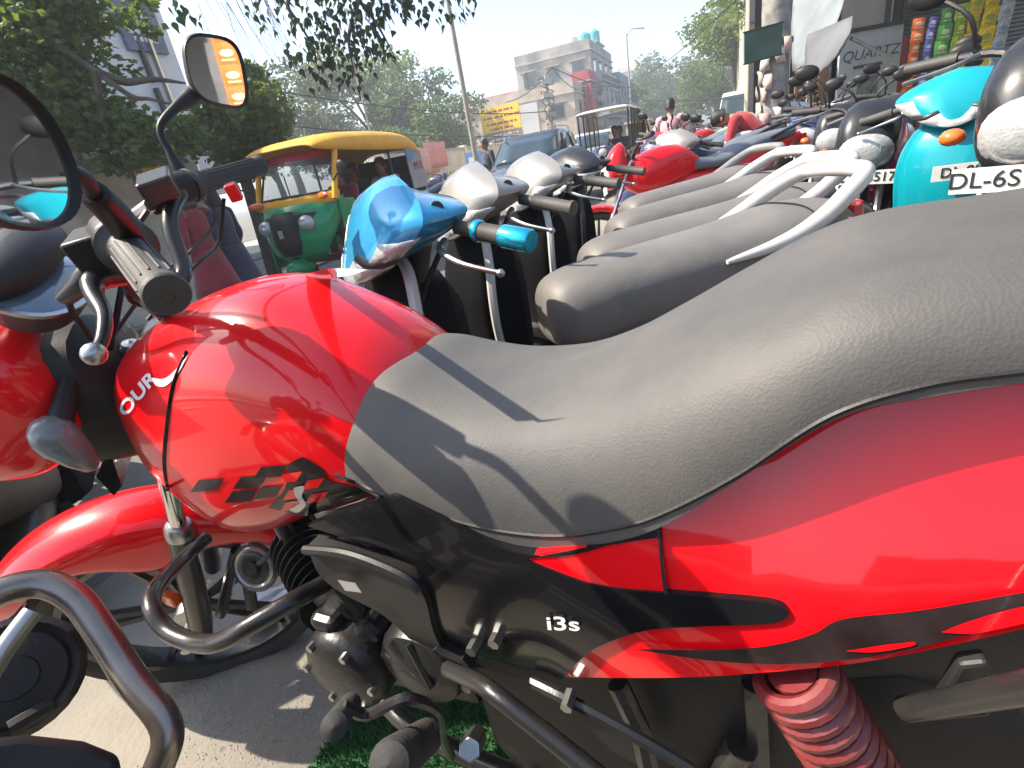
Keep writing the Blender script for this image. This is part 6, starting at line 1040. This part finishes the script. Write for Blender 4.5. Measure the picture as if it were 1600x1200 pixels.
CP = [cl(*q) for q in [(440, 5, 5, .17), (410, 35, 5, .10), (480, 25, 5, .22), (520, 45, 5, .24), (560, 30, 5, .25), (600, 15, 5, .2), (640, 5, 5, .2), (700, -5, 5.1, .22), (500, 85, 5, .20), (545, 95, 5, .22), (580, 75, 5, .2), (465, 90, 5, .14), (505, 125, 5, .13), (555, 130, 5, .10), (610, 82, 5, .08), (735, 8, 5.1, .10), (270, 12, 4.8, .10), (300, 30, 4.8, .07), (395, 20, 4.9, .08), (660, 30, 5, .07), (530, -20, 5, .25), (600, -20, 5, .2)]]
# heart shaped leaves: the nearest as single leaves, the rest joined
lg = G(); lg.add([(0, 0, 0), (.30, .02, -.12), (.36, .03, -.36), (.18, .02, -.66), (0, 0, -1.15), (-.18, .02, -.66), (-.36, .03, -.36), (-.30, .02, -.12), (0, -.06, -.4)], [(0, 1, 8), (1, 2, 8), (2, 3, 8), (3, 4, 8), (4, 5, 8), (5, 6, 8), (6, 7, 8), (7, 0, 8)]); lo = lg.build('leaf', LFP, smooth=False); LME = lo.data; bpy.data.objects.remove(lo)
big = G(); n_ = 0
for cx, cy, cz, r_ in CP:
    for k in range(int(42*(r_/.2)**2)):
        d = Vector((random.gauss(0, 1), random.gauss(0, 1), random.gauss(0, 1))).normalized()*(random.random()**.5)*r_; p_ = Vector((cx, cy, cz))+d; s_ = random.uniform(.045, .075)
        M = Matrix.Translation(p_) @ Matrix.Rotation(random.uniform(0, 6.28), 4, 'Z') @ Matrix.Rotation(random.uniform(-.7, .7), 4, 'X') @ Matrix.Rotation(random.uniform(-.5, .5), 4, 'Y') @ Matrix.Scale(s_, 4)
        if n_ < 290: o = bpy.data.objects.new('leaf', LME); sc.collection.objects.link(o); o.parent = t; o.matrix_world = M; n_ += 1
        else: k0_ = len(big.v); big.v += [M @ v.co for v in LME.vertices]; big.f += [tuple(k0_+i for i in q.vertices) for q in LME.polygons]
big.build('leaves', LFP, t, smooth=False)['kind'] = 'stuff'
g = G()
for k in range(26):
    a = pix(random.uniform(300, 430), random.uniform(-30, 10), 6); g.tube([a, a+Vector((random.uniform(.0, .12), 0, -.35)), a+Vector((random.uniform(.1, .25), 0, -random.uniform(.5, 1.0)))], [.003, .002, .001], 3, smooth=4)
finish(g.build('hanging_twigs', BARK), 'thin drooping bare twigs hanging beside the peepal leaves', 'twigs', kind='stuff')
# haze
g = G(); g.box((0, 60, 10.4), (420, 420, 23.2)); hz_ = g.build('haze', None if 0 else mat('haze_tmp', (1, 1, 1))); hz_['kind'] = 'stuff'; hz_['label'] = 'pale dusty haze in the air over the whole street'
hm = bpy.data.materials.new('haze_air'); hm.use_nodes = True; nn = hm.node_tree.nodes; nn.clear(); pv = nn.new('ShaderNodeVolumePrincipled'); pv.inputs['Color'].default_value = (.86, .93, 1, 1); pv.inputs['Density'].default_value = .0038; pv.inputs['Anisotropy'].default_value = .3; ou = nn.new('ShaderNodeOutputMaterial'); hm.node_tree.links.new(pv.outputs[0], ou.inputs['Volume']); hz_.data.materials.clear(); hz_.data.materials.append(hm)
